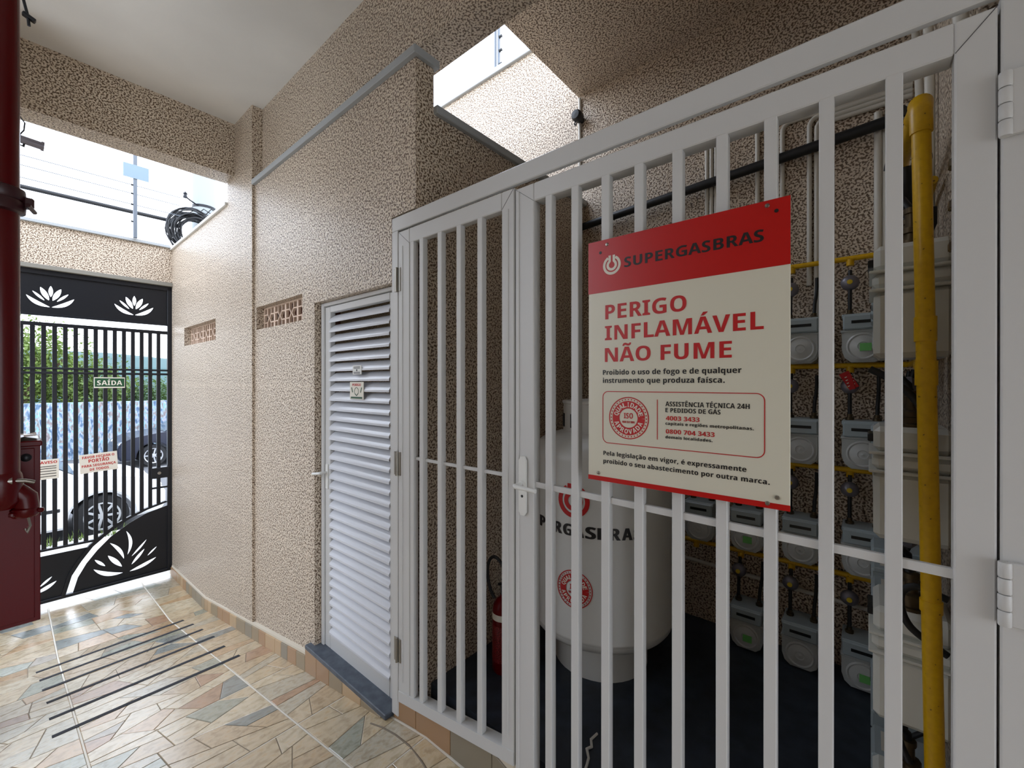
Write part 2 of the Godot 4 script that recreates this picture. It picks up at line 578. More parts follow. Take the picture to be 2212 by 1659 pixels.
func build_shell() -> void:
	var st: Material = M.stucco
	var s := Shape.new()
	s.wall(1.185, 1.335, -6.12, -4.12, -1.0, 3.035, [[-5.49, -4.446, 1.93, 2.118]])
	struct("wall_right", s, st, "low textured beige wall between the gate and the pier, open to the sky above")
	struct("wall_pier", slab(Vector3(1.182, -1.0, -4.12), Vector3(1.335, 3.7, -3.56)), st, "textured beige pier rising to the ceiling beside the utility room")
	s = Shape.new()
	s.wall(1.2, 1.305, -3.56, -1.588, -1.0, 3.035, [[-2.585, -1.777, -1.1, 2.03], [-1.777, -1.5, -1.1, 2.345], [-3.524, -2.752, 1.942, 2.109]])
	struct("wall_utility", s, st, "speckled beige wall above and left of the louvered door")
	struct("wall_cage_left", slab(Vector3(1.262, -0.4, -1.73), Vector3(2.7, 2.83, -1.5895)), st, "shaded textured wall closing the left side of the cage")
	struct("wall_back", slab(Vector3(2.7, -0.4, -6.4), Vector3(2.86, 4.2, 0.4)), st, "long textured rear wall behind the gas meters, rising to the open sky")
	struct("wall_cage_right", slab(Vector3(1.262, -0.4, 0.17), Vector3(2.7, 3.7, 0.32)), st, "textured wall on the right side of the cage carrying meters")
	struct("wall_passage_near", slab(Vector3(1.2, -0.4, 0.232), Vector3(1.262, 3.2, 3.4)), st, "textured wall beside the cage door post at the right edge")
	struct("wall_gate", slab(Vector3(-1.7, 2.66, -6.12), Vector3(1.185, 3.05, -6.0)), st, "textured beige lintel above the black entrance gate")
	struct("wall_left", slab(Vector3(-1.7, -1.0, -6.12), Vector3(-1.55, 0.7, -2.2)), st, "low textured wall on the far left of the passage")
	struct("wall_left", slab(Vector3(-1.7, -1.0, -2.2), Vector3(-1.55, 3.7, 3.4)), st, "full-height textured wall on the left behind the viewer")
	struct("wall_pillar", slab(Vector3(-0.5, -1.0, -4.12), Vector3(-0.07, 3.7, -3.6)), st, "textured pillar under the gate-side beam, behind the red pipe")
	struct("wall_hydrant", slab(Vector3(-0.5, -1.0, -2.5), Vector3(-0.1, 3.7, -2.2)), st, "textured pillar carrying the red hose cabinet")
	struct("wall_rear", slab(Vector3(-1.7, 2.2, 3.4), Vector3(1.42, 3.8, 3.55)), st, "textured lintel wall across the passage behind the viewer")
	struct("ceiling", slab(Vector3(-1.7, 3.64, -4.14), Vector3(1.42, 3.8, 3.4)), M.ceiling_paint, "plain off-white ceiling of the entrance passage", "ceiling")
	struct("ceiling_beam", slab(Vector3(-1.7, 3.22, -4.14), Vector3(1.182, 3.72, -3.94)), st, "textured beam across the passage below the ceiling", "beam")
	struct("ceiling_beam", slab(Vector3(1.255, 3.14, -3.57), Vector3(1.425, 3.72, 3.4)), st, "textured beam running above the utility wall and cage", "beam")
	struct("ceiling_slab", slab(Vector3(1.42, 3.645, -1.64), Vector3(2.7, 3.82, 1.6)), st, "textured soffit slab over the cage", "ceiling")
	struct("ceiling_room", slab(Vector3(1.31, 2.45, -3.6), Vector3(2.7, 2.55, -1.7)), st, "low roof slab of the utility room behind the wall", "ceiling")
	struct("ceiling_room", slab(Vector3(1.335, 2.45, -6.12), Vector3(2.7, 2.55, -3.6)), st, "low roof slab of the room behind the gate-side wall", "ceiling")
	struct("wall_street", slab(Vector3(1.335, -1.0, -6.4), Vector3(2.7, 2.5, -6.12)), st, "outer textured wall facing the street")
	struct("floor_cage", slab(Vector3(1.29, -0.1, -1.6), Vector3(2.72, 0.12, 0.2)), M.cage_floor_paint, "dark painted floor inside the cage", "floor")
	# cappings
	s = Shape.new()
	s.span(Vector3(1.176, 3.036, -3.558), Vector3(1.325, 3.074, -1.565), 0.004)
	struct("trim_1", s, M.grey_metal_trim, "grey metal capping along the top of the utility wall", "trim")
	struct("trim_2", slab(Vector3(1.306, 2.822, -1.755), Vector3(2.7, 2.862, -1.564), 0.004), M.grey_metal_trim, "dark metal capping on the left cage wall", "trim")
	struct("trim_3", slab(Vector3(2.672, 4.19, -6.42), Vector3(2.89, 4.24, 0.4), 0.004), M.grey_metal_trim, "metal capping on top of the tall rear wall", "trim")
	struct("trim_4", slab(Vector3(1.165, 3.035, -6.14), Vector3(1.36, 3.062, -4.125), 0.003), M.white_trim, "white capping on the low wall beside the gate", "trim")
	struct("trim_5", slab(Vector3(-1.72, 3.05, -6.15), Vector3(1.164, 3.08, -5.97), 0.003), M.grey_metal_trim, "pale metal capping on the gate lintel", "trim")
	struct("trim_6", slab(Vector3(-1.7, 2.622, -6.1), Vector3(1.185, 2.664, -5.975), 0.004), M.rail_grey, "grey metal head rail above the black gate", "trim")

# the passage floor: level near the eye, a ramp, then nearly level at the gate
const PROFILE := [[3.4, 0.0], [-1.52, -0.045], [-4.745, -0.565], [-6.05, -0.618]]

func floor_y(z: float) -> float:
	for i in PROFILE.size() - 1:
		var a: Array = PROFILE[i]
		var b: Array = PROFILE[i + 1]
		if z >= b[0]:
			return lerpf(a[1], b[1], (a[0] - z) / (a[0] - b[0]))
	return -0.618

func cut(poly: Array, at: Vector2, nrm: Vector2) -> Array:
	var a := []
	var b := []
	for i in poly.size():
		var p: Vector2 = poly[i]
		var q: Vector2 = poly[(i + 1) % poly.size()]
		var dp := (p - at).dot(nrm)
		var dq := (q - at).dot(nrm)
		if dp <= 0: a.append(p)
		if dp >= 0: b.append(p)
		if dp * dq < 0:
			var x := p.lerp(q, dp / (dp - dq))
			a.append(x)
			b.append(x)
	return [a, b]

func poly_area(p: Array) -> float:
	var s := 0.0
	for i in p.size():
		s += p[i].cross(p[(i + 1) % p.size()])
	return absf(s) * 0.5

func stones(rect: Rect2, most: float) -> Array:
	var todo := [[rect.position, rect.position + Vector2(rect.size.x, 0), rect.end, rect.position + Vector2(0, rect.size.y)]]
	var done := []
	while todo.size():
		var p: Array = todo.pop_back()
		if p.size() < 3:
			continue
		var lim := most * rng.randf_range(0.45, 1.35)
		var ar := poly_area(p)
		if ar < lim:
			done.append(p)
			continue
		var lo: Vector2 = p[0]
		var hi: Vector2 = p[0]
		var c := Vector2.ZERO
		for q in p:
			lo = lo.min(q)
			hi = hi.max(q)
			c += q
		c /= p.size()
		var wide := (hi.x - lo.x) > (hi.y - lo.y) * 1.25
		var nrm := Vector2.from_angle((0.0 if wide else PI / 2) + rng.randf_range(-0.75, 0.75) * (1.0 if wide else 0.5))
		var at := c + Vector2(rng.randf_range(-0.18, 0.18) * (hi.x - lo.x), rng.randf_range(-0.15, 0.15) * (hi.y - lo.y))
		todo.append_array(cut(p, at, nrm))
	return done

func stone_shape(s: Shape, poly: Array, gap: float, hgt: Callable) -> bool:
	var pk := PackedVector2Array(poly)
	var outer := Geometry2D.offset_polygon(pk, -gap, Geometry2D.JOIN_MITER)
	if outer.size() == 0 or outer[0].size() < 3:
		return false
	var inner := Geometry2D.offset_polygon(outer[0], -0.0022, Geometry2D.JOIN_MITER)
	var o: PackedVector2Array = outer[0]
	var q := PackedVector2Array()
	if inner.size() == 0 or inner[0].size() != o.size():
		var mc := Vector2.ZERO
		for u in o: mc += u / o.size()
		for u in o: q.append(u.move_toward(mc, 0.0022))
	else:
		q = inner[0]
	# align the two rings
	var best := 0
	for k in o.size():
		if q[k].distance_to(o[0]) < q[best].distance_to(o[0]):
			best = k
	var top := []
	var rim := []
	var low := []
	for k in o.size():
		var u := q[(k + best) % o.size()]
		top.append(hgt.call(u, 0.003))
		rim.append(hgt.call(o[k], 0.0018))
		low.append(hgt.call(o[k], -0.001))
	var nn := Vector3.UP
	var c0 := Vector3.ZERO
	for k in top.size():
		c0 += (top[k] - top[0]).cross(top[(k + 1) % top.size()] - top[0])
	nn = c0.normalized() * signf(c0.y if absf(c0.y) > 1e-9 else 1.0)
	if absf(c0.normalized().y) < 0.3:
		nn = c0.normalized() * (-signf(c0.x))
	s.fan(top, nn)
	var mid := Vector3.ZERO
	for t in top: mid += t
	mid /= top.size()
	for k in o.size():
		var j := (k + 1) % o.size()
		var out: Vector3 = ((rim[k] + rim[j]) * 0.5 - mid)
		out = (out - nn * out.dot(nn)).normalized()
		s.fan([rim[k], rim[j], top[j], top[k]], (nn + out).normalized())
		s.fan([low[k], low[j], rim[j], rim[k]], out)
	return true

func pick_stone() -> int:
	var x := rng.randf()
	var w := [0.25, 0.20, 0.15, 0.07, 0.04, 0.09, 0.06, 0.10, 0.04]
	for i in w.size():
		x -= w[i]
		if x < 0: return i
	return 0

func build_floor() -> void:
	var poly := PackedVector2Array()
	for p in PROFILE:
		poly.append(Vector2(p[0], p[1] + 0.0005))
	poly.append(Vector2(-6.05, -1.2))
	poly.append(Vector2(3.4, -1.2))
	var s := Shape.new()
	s.prism(poly, 2.98, Transform3D(Basis(Vector3(0, 0, 1), Vector3(0, 1, 0), Vector3(1, 0, 0)), Vector3(-1.7, 0, 0)))
	var fl := struct("floor", s, M.grout, "sloping passage floor of glossy stone-patterned tiles", "floor")
	var xs := [-1.7, -1.12, -0.44, 0.24, 0.92, 1.2]
	var zs := []
	var z := -6.045
	for k in [-6.045, -5.39, -4.745, -4.1, -3.455, -2.81, -2.165, -1.52, -0.875, -0.23, 0.415, 1.06, 1.705, 2.35, 2.995, 3.4]:
		zs.append(k)
	var hgt := func(q: Vector2, up: float) -> Vector3: return Vector3(q.x, floor_y(q.y) + up, q.y)
	for i in xs.size() - 1:
		for j in zs.size() - 1:
			var r := Rect2(xs[i] + 0.0035, zs[j] + 0.003, xs[i + 1] - xs[i] - 0.007, zs[j + 1] - zs[j] - 0.006)
			var bed := Shape.new()
			var c := [r.position, Vector2(r.end.x, r.position.y), r.end, Vector2(r.position.x, r.end.y)]
			stone_shape(bed, c, 0.0001, func(q: Vector2, up: float) -> Vector3: return hgt.call(q, up - 0.0015))
			var tile := part("floor_tile", bed, M.joint, fl)
			var far := Shape.new()
			for p in stones(r, 0.046):
				var m := Vector2.ZERO
				for q in p: m += q
				m /= p.size()
				var one := Shape.new()
				if not stone_shape(one, p, 0.0012, hgt):
					continue
				if m.x > -0.06 and m.y < -1.0:
					part("stone", one, M["stone_%d" % pick_stone()], tile)
				else:
					far.add(one)
			if far.v.size():
				part("stone_facing", far, M["stone_%d" % ((i + j) % 3)], tile).set_meta("kind", "stuff")
	# the lifted edge of a tile at the top of the ramp
	var lip := Shape.new()
	var lp := []
	for q in [[1.118, -1.83], [1.132, -1.75], [1.136, -1.65], [1.128, -1.54], [1.112, -1.43], [1.09, -1.34]]:
		lp.append(Vector3(q[0], floor_y(q[1]) + 0.002, q[1]))
	lip.tube(lp, 0.0045, 8)
	part("raised_tile_edge", lip, M.joint, fl)
	# grip strips on the ramp
	var ends := [[0.123, -4.561, 0.988, -4.602], [0.133, -4.346, 1.01, -4.39], [0.138, -4.117, 1.019, -4.16], [0.147, -3.85, 1.026, -3.889], [0.146, -3.567, 1.014, -3.595], [0.145, -3.302, 1.022, -3.313]]
	var words := ["first black grip strip on the ramp, the one nearest the gate", "second black grip strip on the ramp counted from the gate", "third black grip strip on the ramp counted from the gate", "fourth black grip strip on the ramp counted from the gate", "fifth black grip strip on the ramp counted from the gate", "sixth black grip strip, lowest in the photo and nearest the viewer"]
	for i in 6:
		var e: Array = ends[i]
		var w := Shape.new()
		var a := Vector2(e[0], e[1])
		var b := Vector2(e[2], e[3])
		var sd := (b - a).normalized().orthogonal() * 0.019
		stone_shape(w, [a - sd, b - sd, b + sd, a + sd], 0.0001, func(q: Vector2, up: float) -> Vector3: return hgt.call(q, up * 0.7 + 0.003))
		solo("grip_strip", w, M.grip_tape, words[i], "grip strip", "black grip strips on the ramp")

func build_skirting() -> void:
	# tile pieces along the right wall, following the ramp
	var base := Shape.new()
	var runs := [[-6.0, -2.64, 1.172, 0.115]]
	var zz := -5.98
	var hold := Shape.new()
	var cap_poly := PackedVector2Array()
	var prof := [-5.98, -4.745, -2.64]
	for p in prof: cap_poly.append(Vector2(p, floor_y(p) + 0.113))
	prof.reverse()
	for p in prof: cap_poly.append(Vector2(p, floor_y(p) - 0.05))
	var xf := Transform3D(Basis(Vector3(0, 0, 1), Vector3(0, 1, 0), Vector3(1, 0, 0)), Vector3(1.174, 0, 0))
	hold.prism(cap_poly, 0.03, xf)
	var bb := struct("baseboard_right", hold, M.mortar, "stone-tile skirting along the right wall, capped with pale mortar", "baseboard")
	while zz < -2.66:
		var w := minf(rng.randf_range(0.09, 0.2), -2.64 - zz)
		skirt_tile(bb, zz, zz + w, 1.172, floor_y(zz), floor_y(zz + w), 0.098)
		zz += w
	# below the slate threshold
	hold = Shape.new()
	hold.prism(PackedVector2Array([Vector2(-2.64, -0.083), Vector2(-1.79, -0.083), Vector2(-1.79, floor_y(-1.79) - 0.05), Vector2(-2.64, floor_y(-2.64) - 0.05)]), 0.03, xf)
	bb = struct("baseboard_right", hold, M.mortar, "wedge of stone tiles below the slate threshold", "baseboard")
	zz = -2.64
	while zz < -1.86:
		var w := minf(rng.randf_range(0.1, 0.2), -1.8 - zz)
		skirt_tile(bb, zz, zz + w, 1.172, floor_y(zz), floor_y(zz + w), -1.0)
		zz += w
	# kerb below the cage
	hold = Shape.new()
	xf.origin.x = 1.212
	hold.prism(PackedVector2Array([Vector2(-1.777, 0.012), Vector2(-1.0, 0.128), Vector2(-0.999, 0.057), Vector2(0.23, 0.057), Vector2(0.23, -0.2), Vector2(-1.777, -0.25)]), 0.09, xf)
	bb = struct("baseboard_cage", hold, M.mortar, "tiled kerb under the white cage front", "baseboard")
	zz = -1.77
	while zz < 0.15:
		var w := minf(rng.randf_range(0.16, 0.26), 0.22 - zz)
		var s := Shape.new()
		var y0 := floor_y(zz)
		var top := func(z: float) -> float: return minf(0.012 + (z + 1.777) * 0.1493, 0.126) if z < -1.0 else 0.055
		side_piece(s, zz, zz + w, y0 + 0.002, floor_y(zz + w) + 0.002, top.call(zz), top.call(zz + w), 1.212)
		part("skirting_tile", s, M["skirt_%d" % (rng.randi() % 5)], bb)
		zz += w

func skirt_tile(bb: Node3D, z0: float, z1: float, x: float, y0: float, y1: float, h: float) -> void:
	var s := Shape.new()
	if h > 0.0:
		side_piece(s, z0, z1, y0 + 0.002, y1 + 0.002, y0 + h, y1 + h, x)
	else:
		side_piece(s, z0, z1, y0 + 0.002, y1 + 0.002, -0.086, -0.086, x)
	if s.v.size(): part("skirting_tile", s, M["skirt_%d" % (rng.randi() % 5)], bb)

func side_piece(s: Shape, z0: float, z1: float, a0: float, a1: float, b0: float, b1: float, x: float) -> void:
	var g := 0.0012
	if b0 - a0 < 0.004 or b1 - a1 < 0.004:
		return
	var o := [Vector2(z0 + g, a0), Vector2(z1 - g, a1), Vector2(z1 - g, b1), Vector2(z0 + g, b0)]
	var c := (Vector2(z0 + z1, a0 + b1) * 0.5)
	var top := []
	var rim := []
	for p in o:
		var q: Vector2 = p - Vector2(signf(p.x - c.x), signf(p.y - c.y)) * 0.0018
		top.append(Vector3(x - 0.006, q.y, q.x))
		rim.append(Vector3(x - 0.004, p.y, p.x))
	s.fan(top, Vector3.LEFT)
	for k in 4:
		var j := (k + 1) % 4
		var out := Vector3(0, (o[k] + o[j]).y * 0.5 - c.y, (o[k] + o[j]).x * 0.5 - c.x).normalized()
		s.fan([rim[k], rim[j], top[j], top[k]], (out + Vector3.LEFT).normalized())
		var rb := [rim[k], rim[j], rim[j] + Vector3(0.006, 0, 0), rim[k] + Vector3(0.006, 0, 0)]
		s.fan(rb, out)

func build_vents() -> void:
	vent("clay lattice vent in the wall beside the louvered door", -3.524, -2.752, 1.942, 2.109, 1.252, 4)
	vent("smaller-looking clay lattice vent in the wall near the gate", -5.49, -4.446, 1.93, 2.118, 1.245, 5)

func vent(label: String, z0: float, z1: float, y0: float, y1: float, x: float, k: int) -> void:
	var t := thing("lattice_vent", label, "vent", Vector3(x, y0, (z0 + z1) / 2))
	var w := (z1 - z0) / k
	var h := y1 - y0
	var one := Shape.new()
	var bar := func(a: Vector2, b: Vector2, th: float) -> void:
		var m := (a + b) * 0.5
		var d := b - a
		one.box(Vector3(0.01, m.y, m.x), Vector3(0.02, th, d.length() + th * 0.6), 0.002, Basis(Vector3.RIGHT, -atan2(d.y, d.x)))
	bar.call(Vector2(0.006, 0), Vector2(0.006, h), 0.012)
	bar.call(Vector2(w - 0.006, 0), Vector2(w - 0.006, h), 0.012)
	bar.call(Vector2(0, 0.006), Vector2(w, 0.006), 0.014)
	bar.call(Vector2(0, h - 0.004), Vector2(w, h - 0.004), 0.01)
	for sgn in [-1.0, 1.0]:
		var c := w / 2
		var pts := [Vector2(c + sgn * w * 0.17, h), Vector2(c + sgn * w * 0.17, h * 0.7), Vector2(c + sgn * w * 0.035, h * 0.5), Vector2(c + sgn * w * 0.17, h * 0.3), Vector2(c + sgn * w * 0.17, 0)]
		for i in 4:
			bar.call(pts[i], pts[i + 1], 0.009)
		for yy in [0.68, 0.32]:
			bar.call(Vector2(c + sgn * w * 0.5, h * yy), Vector2(c + sgn * w * 0.16, h * yy), 0.009)
	var m := one.mesh()
	for i in k:
		var p := part("lattice_block", m, M.clay_cream, t)
		p.position = Vector3(0, 0, z0 + i * w - t.position.z)
	part("back_plate", slab(Vector3(x + 0.14, y0 - 0.06, z0 - 0.1), Vector3(x + 0.15, y1 + 0.06, z1 + 0.1)), M.clay_dark, t)

func build_door() -> void:
	var x := 1.25
	var t := thing("door_1", "white louvered aluminium door to the utility room", "door", Vector3(x, -0.08, -2.19))
	t.set_meta("kind", "structure")
	var al: Material = M.white_aluminium
	part("jamb", slab(Vector3(x - 0.012, -0.08, -2.582), Vector3(x + 0.04, 2.028, -2.55), 0.003), al, t)
	part("stile", slab(Vector3(x, -0.075, -2.548), Vector3(x + 0.035, 2.005, -2.49), 0.004), al, t)
	part("stile", slab(Vector3(x, -0.075, -1.868), Vector3(x + 0.035, 2.005, -1.8), 0.004), al, t)
	part("top_rail", slab(Vector3(x, 1.968, -2.49), Vector3(x + 0.035, 2.005, -1.868), 0.003), al, t)
	part("head", slab(Vector3(x - 0.012, 2.008, -2.55), Vector3(x + 0.04, 2.029, -1.78), 0.003), al, t)
	part("bottom_rail", slab(Vector3(x, -0.075, -2.49), Vector3(x + 0.035, 0.035, -1.868), 0.004), al, t)
	part("jamb", slab(Vector3(x - 0.012, -0.08, -1.8), Vector3(x + 0.04, 2.028, -1.779), 0.003), al, t)
	# slat: slopes outwards and down
	var n := 33
	var y0 := 0.03
	var pitch := (1.965 - y0) / n
	var sl := Shape.new()
	var pr := PackedVector2Array([Vector2(-0.012, 0.0), Vector2(-0.0145, 0.001), Vector2(-0.0145, 0.012), Vector2(-0.011, 0.018), Vector2(-0.004, 0.027), Vector2(0.006, 0.036), Vector2(0.018, 0.045), Vector2(0.032, 0.053), Vector2(0.033, 0.051), Vector2(0.019, 0.042), Vector2(0.008, 0.033), Vector2(-0.002, 0.024), Vector2(-0.009, 0.015), Vector2(-0.012, 0.009)])
	sl.prism(pr, 0.626, Transform3D(Basis(Vector3(1, 0, 0), Vector3(0, 1, 0), Vector3(0, 0, 1)), Vector3(0, 0, -0.313)))
	var m := sl.mesh()
	for i in n:
		var p := part("slat", m, M.louver_white, t)
		p.position = Vector3(0.008, y0 + i * pitch - 0.002 - t.position.y, -2.179 - t.position.z)
	# lever on the left stile
	var ch: Material = M.white_trim
	var pl := part("handle_plate", slab(Vector3(x - 0.008, 0.9, -2.535), Vector3(x + 0.001, 1.05, -2.505), 0.003), ch, t)
	var lv := Shape.new()
	lv.tube([Vector3(x - 0.004, 1.0, -2.52), Vector3(x - 0.045, 1.0, -2.52), Vector3(x - 0.05, 0.998, -2.53), Vector3(x - 0.05, 0.985, -2.61)], 0.008, 10)
	part("handle", lv, ch, t)
	# the two plates fixed to the slats
	var s1 := thing("small_plate", "tiny white square label near the top of the louvered door", "label", Vector3(x - 0.02, 1.58, -2.168))
	part("plate", slab(Vector3(x - 0.0095, 1.59, -2.213), Vector3(x - 0.0066, 1.64, -2.122), 0.001), M.white_trim, s1)
	var map1 := func(p: Vector3) -> Vector3: return Vector3(x - 0.0095 - p.z, 1.59 + p.y, -2.213 + p.x)
	var g := Shape.new()
	for yy in [0.041, 0.034, 0.012, 0.006]:
		g.laid(band([Vector2(0.012, yy), Vector2(0.079, yy)], 0.003), map1)
	g.laid(disc(Vector2(0.045, 0.023), 0.006), map1)
	part("print", g, M.black_rubber, s1)
	var s2 := thing("warning_plate", "white portrait warning plate with red heading on the louvered door", "sign", Vector3(x - 0.02, 1.45, -2.17))
	part("plate", slab(Vector3(x - 0.0095, 1.452, -2.243), Vector3(x - 0.0066, 1.548, -2.1), 0.001), M.white_print, s2)
	var map2 := func(p: Vector3) -> Vector3: return Vector3(x - 0.0095 - p.z, 1.452 + p.y, -2.243 + p.x)
	part("heading", laid_shape(moved(letters("PERIGO", 0.088, 0.013), Transform3D(Basis(), Vector3(0.028, 0.074, 0))), map2), M.print_red, s2)
	g = Shape.new()
	g.laid(band(arc(Vector2(0.071, 0.044), 0.021, 0, 360, 20), 0.003), map2)
	g.laid(band([Vector2(0.02, 0.066), Vector2(0.03, 0.038)], 0.007), map2)
	g.laid(band([Vector2(0.124, 0.066), Vector2(0.114, 0.038)], 0.007), map2)
	g.laid(band([Vector2(0.058, 0.03), Vector2(0.072, 0.02), Vector2(0.086, 0.032)], 0.004), map2)
	g.laid(band([Vector2(0.012, 0.009), Vector2(0.131, 0.009)], 0.01), map2)
	part("print", g, M.green_sign, s2)
	struct("trim_7", slab(Vector3(1.165, -0.085, -2.64), Vector3(1.33, -0.058, -1.78), 0.004), M.slate, "dark slate threshold under the louvered door", "threshold")

func tube_bar(z: float, y0: float, y1: float, m: Material, parent: Node3D) -> void:
	part("bar", slab(Vector3(1.201, y0, z), Vector3(1.228, y1, z + 0.028), 0.002), m, parent)

func build_cage() -> void:
	var al: Material = M.white_aluminium
	var fr := thing("cage_surround", "white aluminium header and posts around the two barred cage doors", "door surround", Vector3(1.22, 0.1, -0.8))
	part("header", slab(Vector3(1.2, 2.272, -1.777), Vector3(1.22, 2.339, 0.232), 0.003), al, fr)
	part("post", slab(Vector3(1.2, -0.06, -1.777), Vector3(1.26, 2.272, -1.727), 0.003), al, fr)
	part("post", slab(Vector3(1.2, -0.02, 0.188), Vector3(1.262, 2.272, 0.232), 0.003), al, fr)
	var miter := func(parent: Node3D, a: Vector2, b: Vector2) -> void:   # (z, y) of the two ends of a mitred joint
		var d := b - a
		var s := Shape.new()
		s.box(Vector3(1.1998, (a.y + b.y) / 2, (a.x + b.x) / 2), Vector3(0.001, 0.0014, d.length()), 0.0, Basis(Vector3.RIGHT, -atan2(d.y, d.x)))
		part("mitre_joint", s, M.joint_grey, parent)
	# narrow leaf
	var a := thing("cage_leaf", "narrow left leaf of the white barred cage door", "cage door", Vector3(1.21, 0.05, -1.36))
	var low := func(z: float) -> float: return 0.018 + (z + 1.747) * 0.149
	for e in [[-1.722, -1.636], [-1.064, -1.002]]:
		var s := Shape.new()
		s.span(Vector3(1.2, low.call((e[0] + e[1]) / 2), e[0]), Vector3(1.235, 2.262, e[1]), 0.003)
		part("stile", s, al, a)
		s = Shape.new()
		s.span(Vector3(1.1965, low.call(e[1]) + 0.09, e[0] + 0.03), Vector3(1.201, 2.19, e[0] + 0.036), 0.001)
		part("ridge", s, al, a)
	part("top_rail", slab(Vector3(1.2, 2.194, -1.636), Vector3(1.235, 2.262, -1.064), 0.003), al, a)
	var br := Shape.new()
	br.prism(PackedVector2Array([Vector2(-1.72, low.call(-1.72)), Vector2(-1.004, low.call(-1.004)), Vector2(-1.004, low.call(-1.004) + 0.05), Vector2(-1.72, low.call(-1.72) + 0.05)]), 0.05, Transform3D(Basis(Vector3(0, 0, 1), Vector3(0, 1, 0), Vector3(1, 0, 0)), Vector3(1.197, 0, 0)))
	part("bottom_rail", br, al, a)
	for z in [-1.564, -1.438, -1.317, -1.195]:
		tube_bar(z, low.call(z) + 0.045, 2.2, al, a)
	tube_bar(-1.633, low.call(-1.63) + 0.045, 2.2, al, a)
	miter.call(a, Vector2(-1.722, 2.262), Vector2(-1.638, 2.195))
	miter.call(a, Vector2(-1.002, 2.262), Vector2(-1.062, 2.195))
	miter.call(a, Vector2(-1.722, low.call(-1.722)), Vector2(-1.638, low.call(-1.638) + 0.05))
	part("mid_rail", slab(Vector3(1.212, 1.186, -1.64), Vector3(1.222, 1.2, -1.06), 0.001), al, a)
	for y in [2.035, 1.158, 0.266]:
		var h := Shape.new()
		h.lathe([Vector2(0, -0.058), Vector2(0.007, -0.058), Vector2(0.007, 0.058), Vector2(0, 0.058)], 12, Transform3D(Basis(), Vector3(1.194, y, -1.727)))
		h.span(Vector3(1.1965, y - 0.056, -1.752), Vector3(1.2, y + 0.056, -1.702), 0.0005)
		part("hinge", h, M.steel, a)
	# wide leaf
	var b := thing("cage_leaf", "wide right leaf of the white barred cage door carrying the red sign", "cage door", Vector3(1.21, 0.13, -0.4))
	for e in [[-0.996, -0.911], [0.127, 0.184]]:
		part("stile", slab(Vector3(1.2, 0.06, e[0]), Vector3(1.24, 2.252, e[1]), 0.003), al, b)
	part("ridge", slab(Vector3(1.196, 0.14, -0.99), Vector3(1.201, 2.24, -0.976), 0.001), al, b)
	part("top_rail", slab(Vector3(1.2, 2.188, -0.911), Vector3(1.252, 2.252, 0.127), 0.003), al, b)
	part("bottom_rail", slab(Vector3(1.2, 0.06, -0.911), Vector3(1.24, 0.12, 0.127), 0.003), al, b)
	for z in [-0.862, -0.757, -0.646, -0.537, -0.425, -0.31, -0.2, -0.09, 0.025]:
		tube_bar(z, 0.115, 2.195, al, b)
	miter.call(b, Vector2(-0.996, 2.252), Vector2(-0.912, 2.189))
	miter.call(b, Vector2(0.184, 2.252), Vector2(0.128, 2.189))
	var rail := Shape.new()
	rail.box(Vector3(1.2165, 1.17, -0.39), Vector3(0.012, 0.02, 1.046), 0.001, Basis(Vector3.RIGHT, 0.018))
	part("mid_rail", rail, al, b)
	for y in [2.057, 1.15]:
		var h := Shape.new()
		for k in 4:
			h.lathe([Vector2(0, 0.001), Vector2(0.0085, 0.001), Vector2(0.0095, 0.003), Vector2(0.0095, 0.0272), Vector2(0.0085, 0.0292), Vector2(0, 0.0292)], 16, Transform3D(Basis(), Vector3(1.19, y - 0.06 + k * 0.03, 0.192)))
		h.span(Vector3(1.186, y - 0.058, 0.196), Vector3(1.2, y + 0.06, 0.229), 0.002)
		part("hinge", h, M.white_aluminium, b)
	var pl := Shape.new()
	pl.prism(PackedVector2Array([Vector2(-0.016, 0), Vector2(-0.008, -0.012), Vector2(0.008, -0.012), Vector2(0.016, 0), Vector2(0.016, 0.185), Vector2(0.008, 0.2), Vector2(-0.008, 0.2), Vector2(-0.016, 0.185)]), 0.008, Transform3D(Basis(Vector3(0, 0, 1), Vector3(0, 1, 0), Vector3(1, 0, 0)), Vector3(1.189, 1.078, -0.955)))
	part("handle_plate", pl, M.white_trim, b)
	var lv := Shape.new()
	lv.tube([Vector3(1.19, 1.178, -0.955), Vector3(1.15, 1.178, -0.957), Vector3(1.143, 1.178, -0.95), Vector3(1.143, 1.176, -0.86)], 0.0075, 10)
	lv.lathe([Vector2(0.0, -0.003), Vector2(0.013, -0.003), Vector2(0.013, 0.004), Vector2(0, 0.004)], 16, Transform3D(Basis(Vector3.BACK, PI / 2), Vector3(1.186, 1.178, -0.955)))
	part("handle", lv, M.white_trim, b)
	var kh := Shape.new()
	kh.lathe([Vector2(0.0, -0.001), Vector2(0.005, -0.001), Vector2(0.005, 0.001), Vector2(0, 0.001)], 12, Transform3D(Basis(Vector3.BACK, PI / 2), Vector3(1.1886, 1.135, -0.955)))
	part("keyhole", kh, M.black_rubber, b)

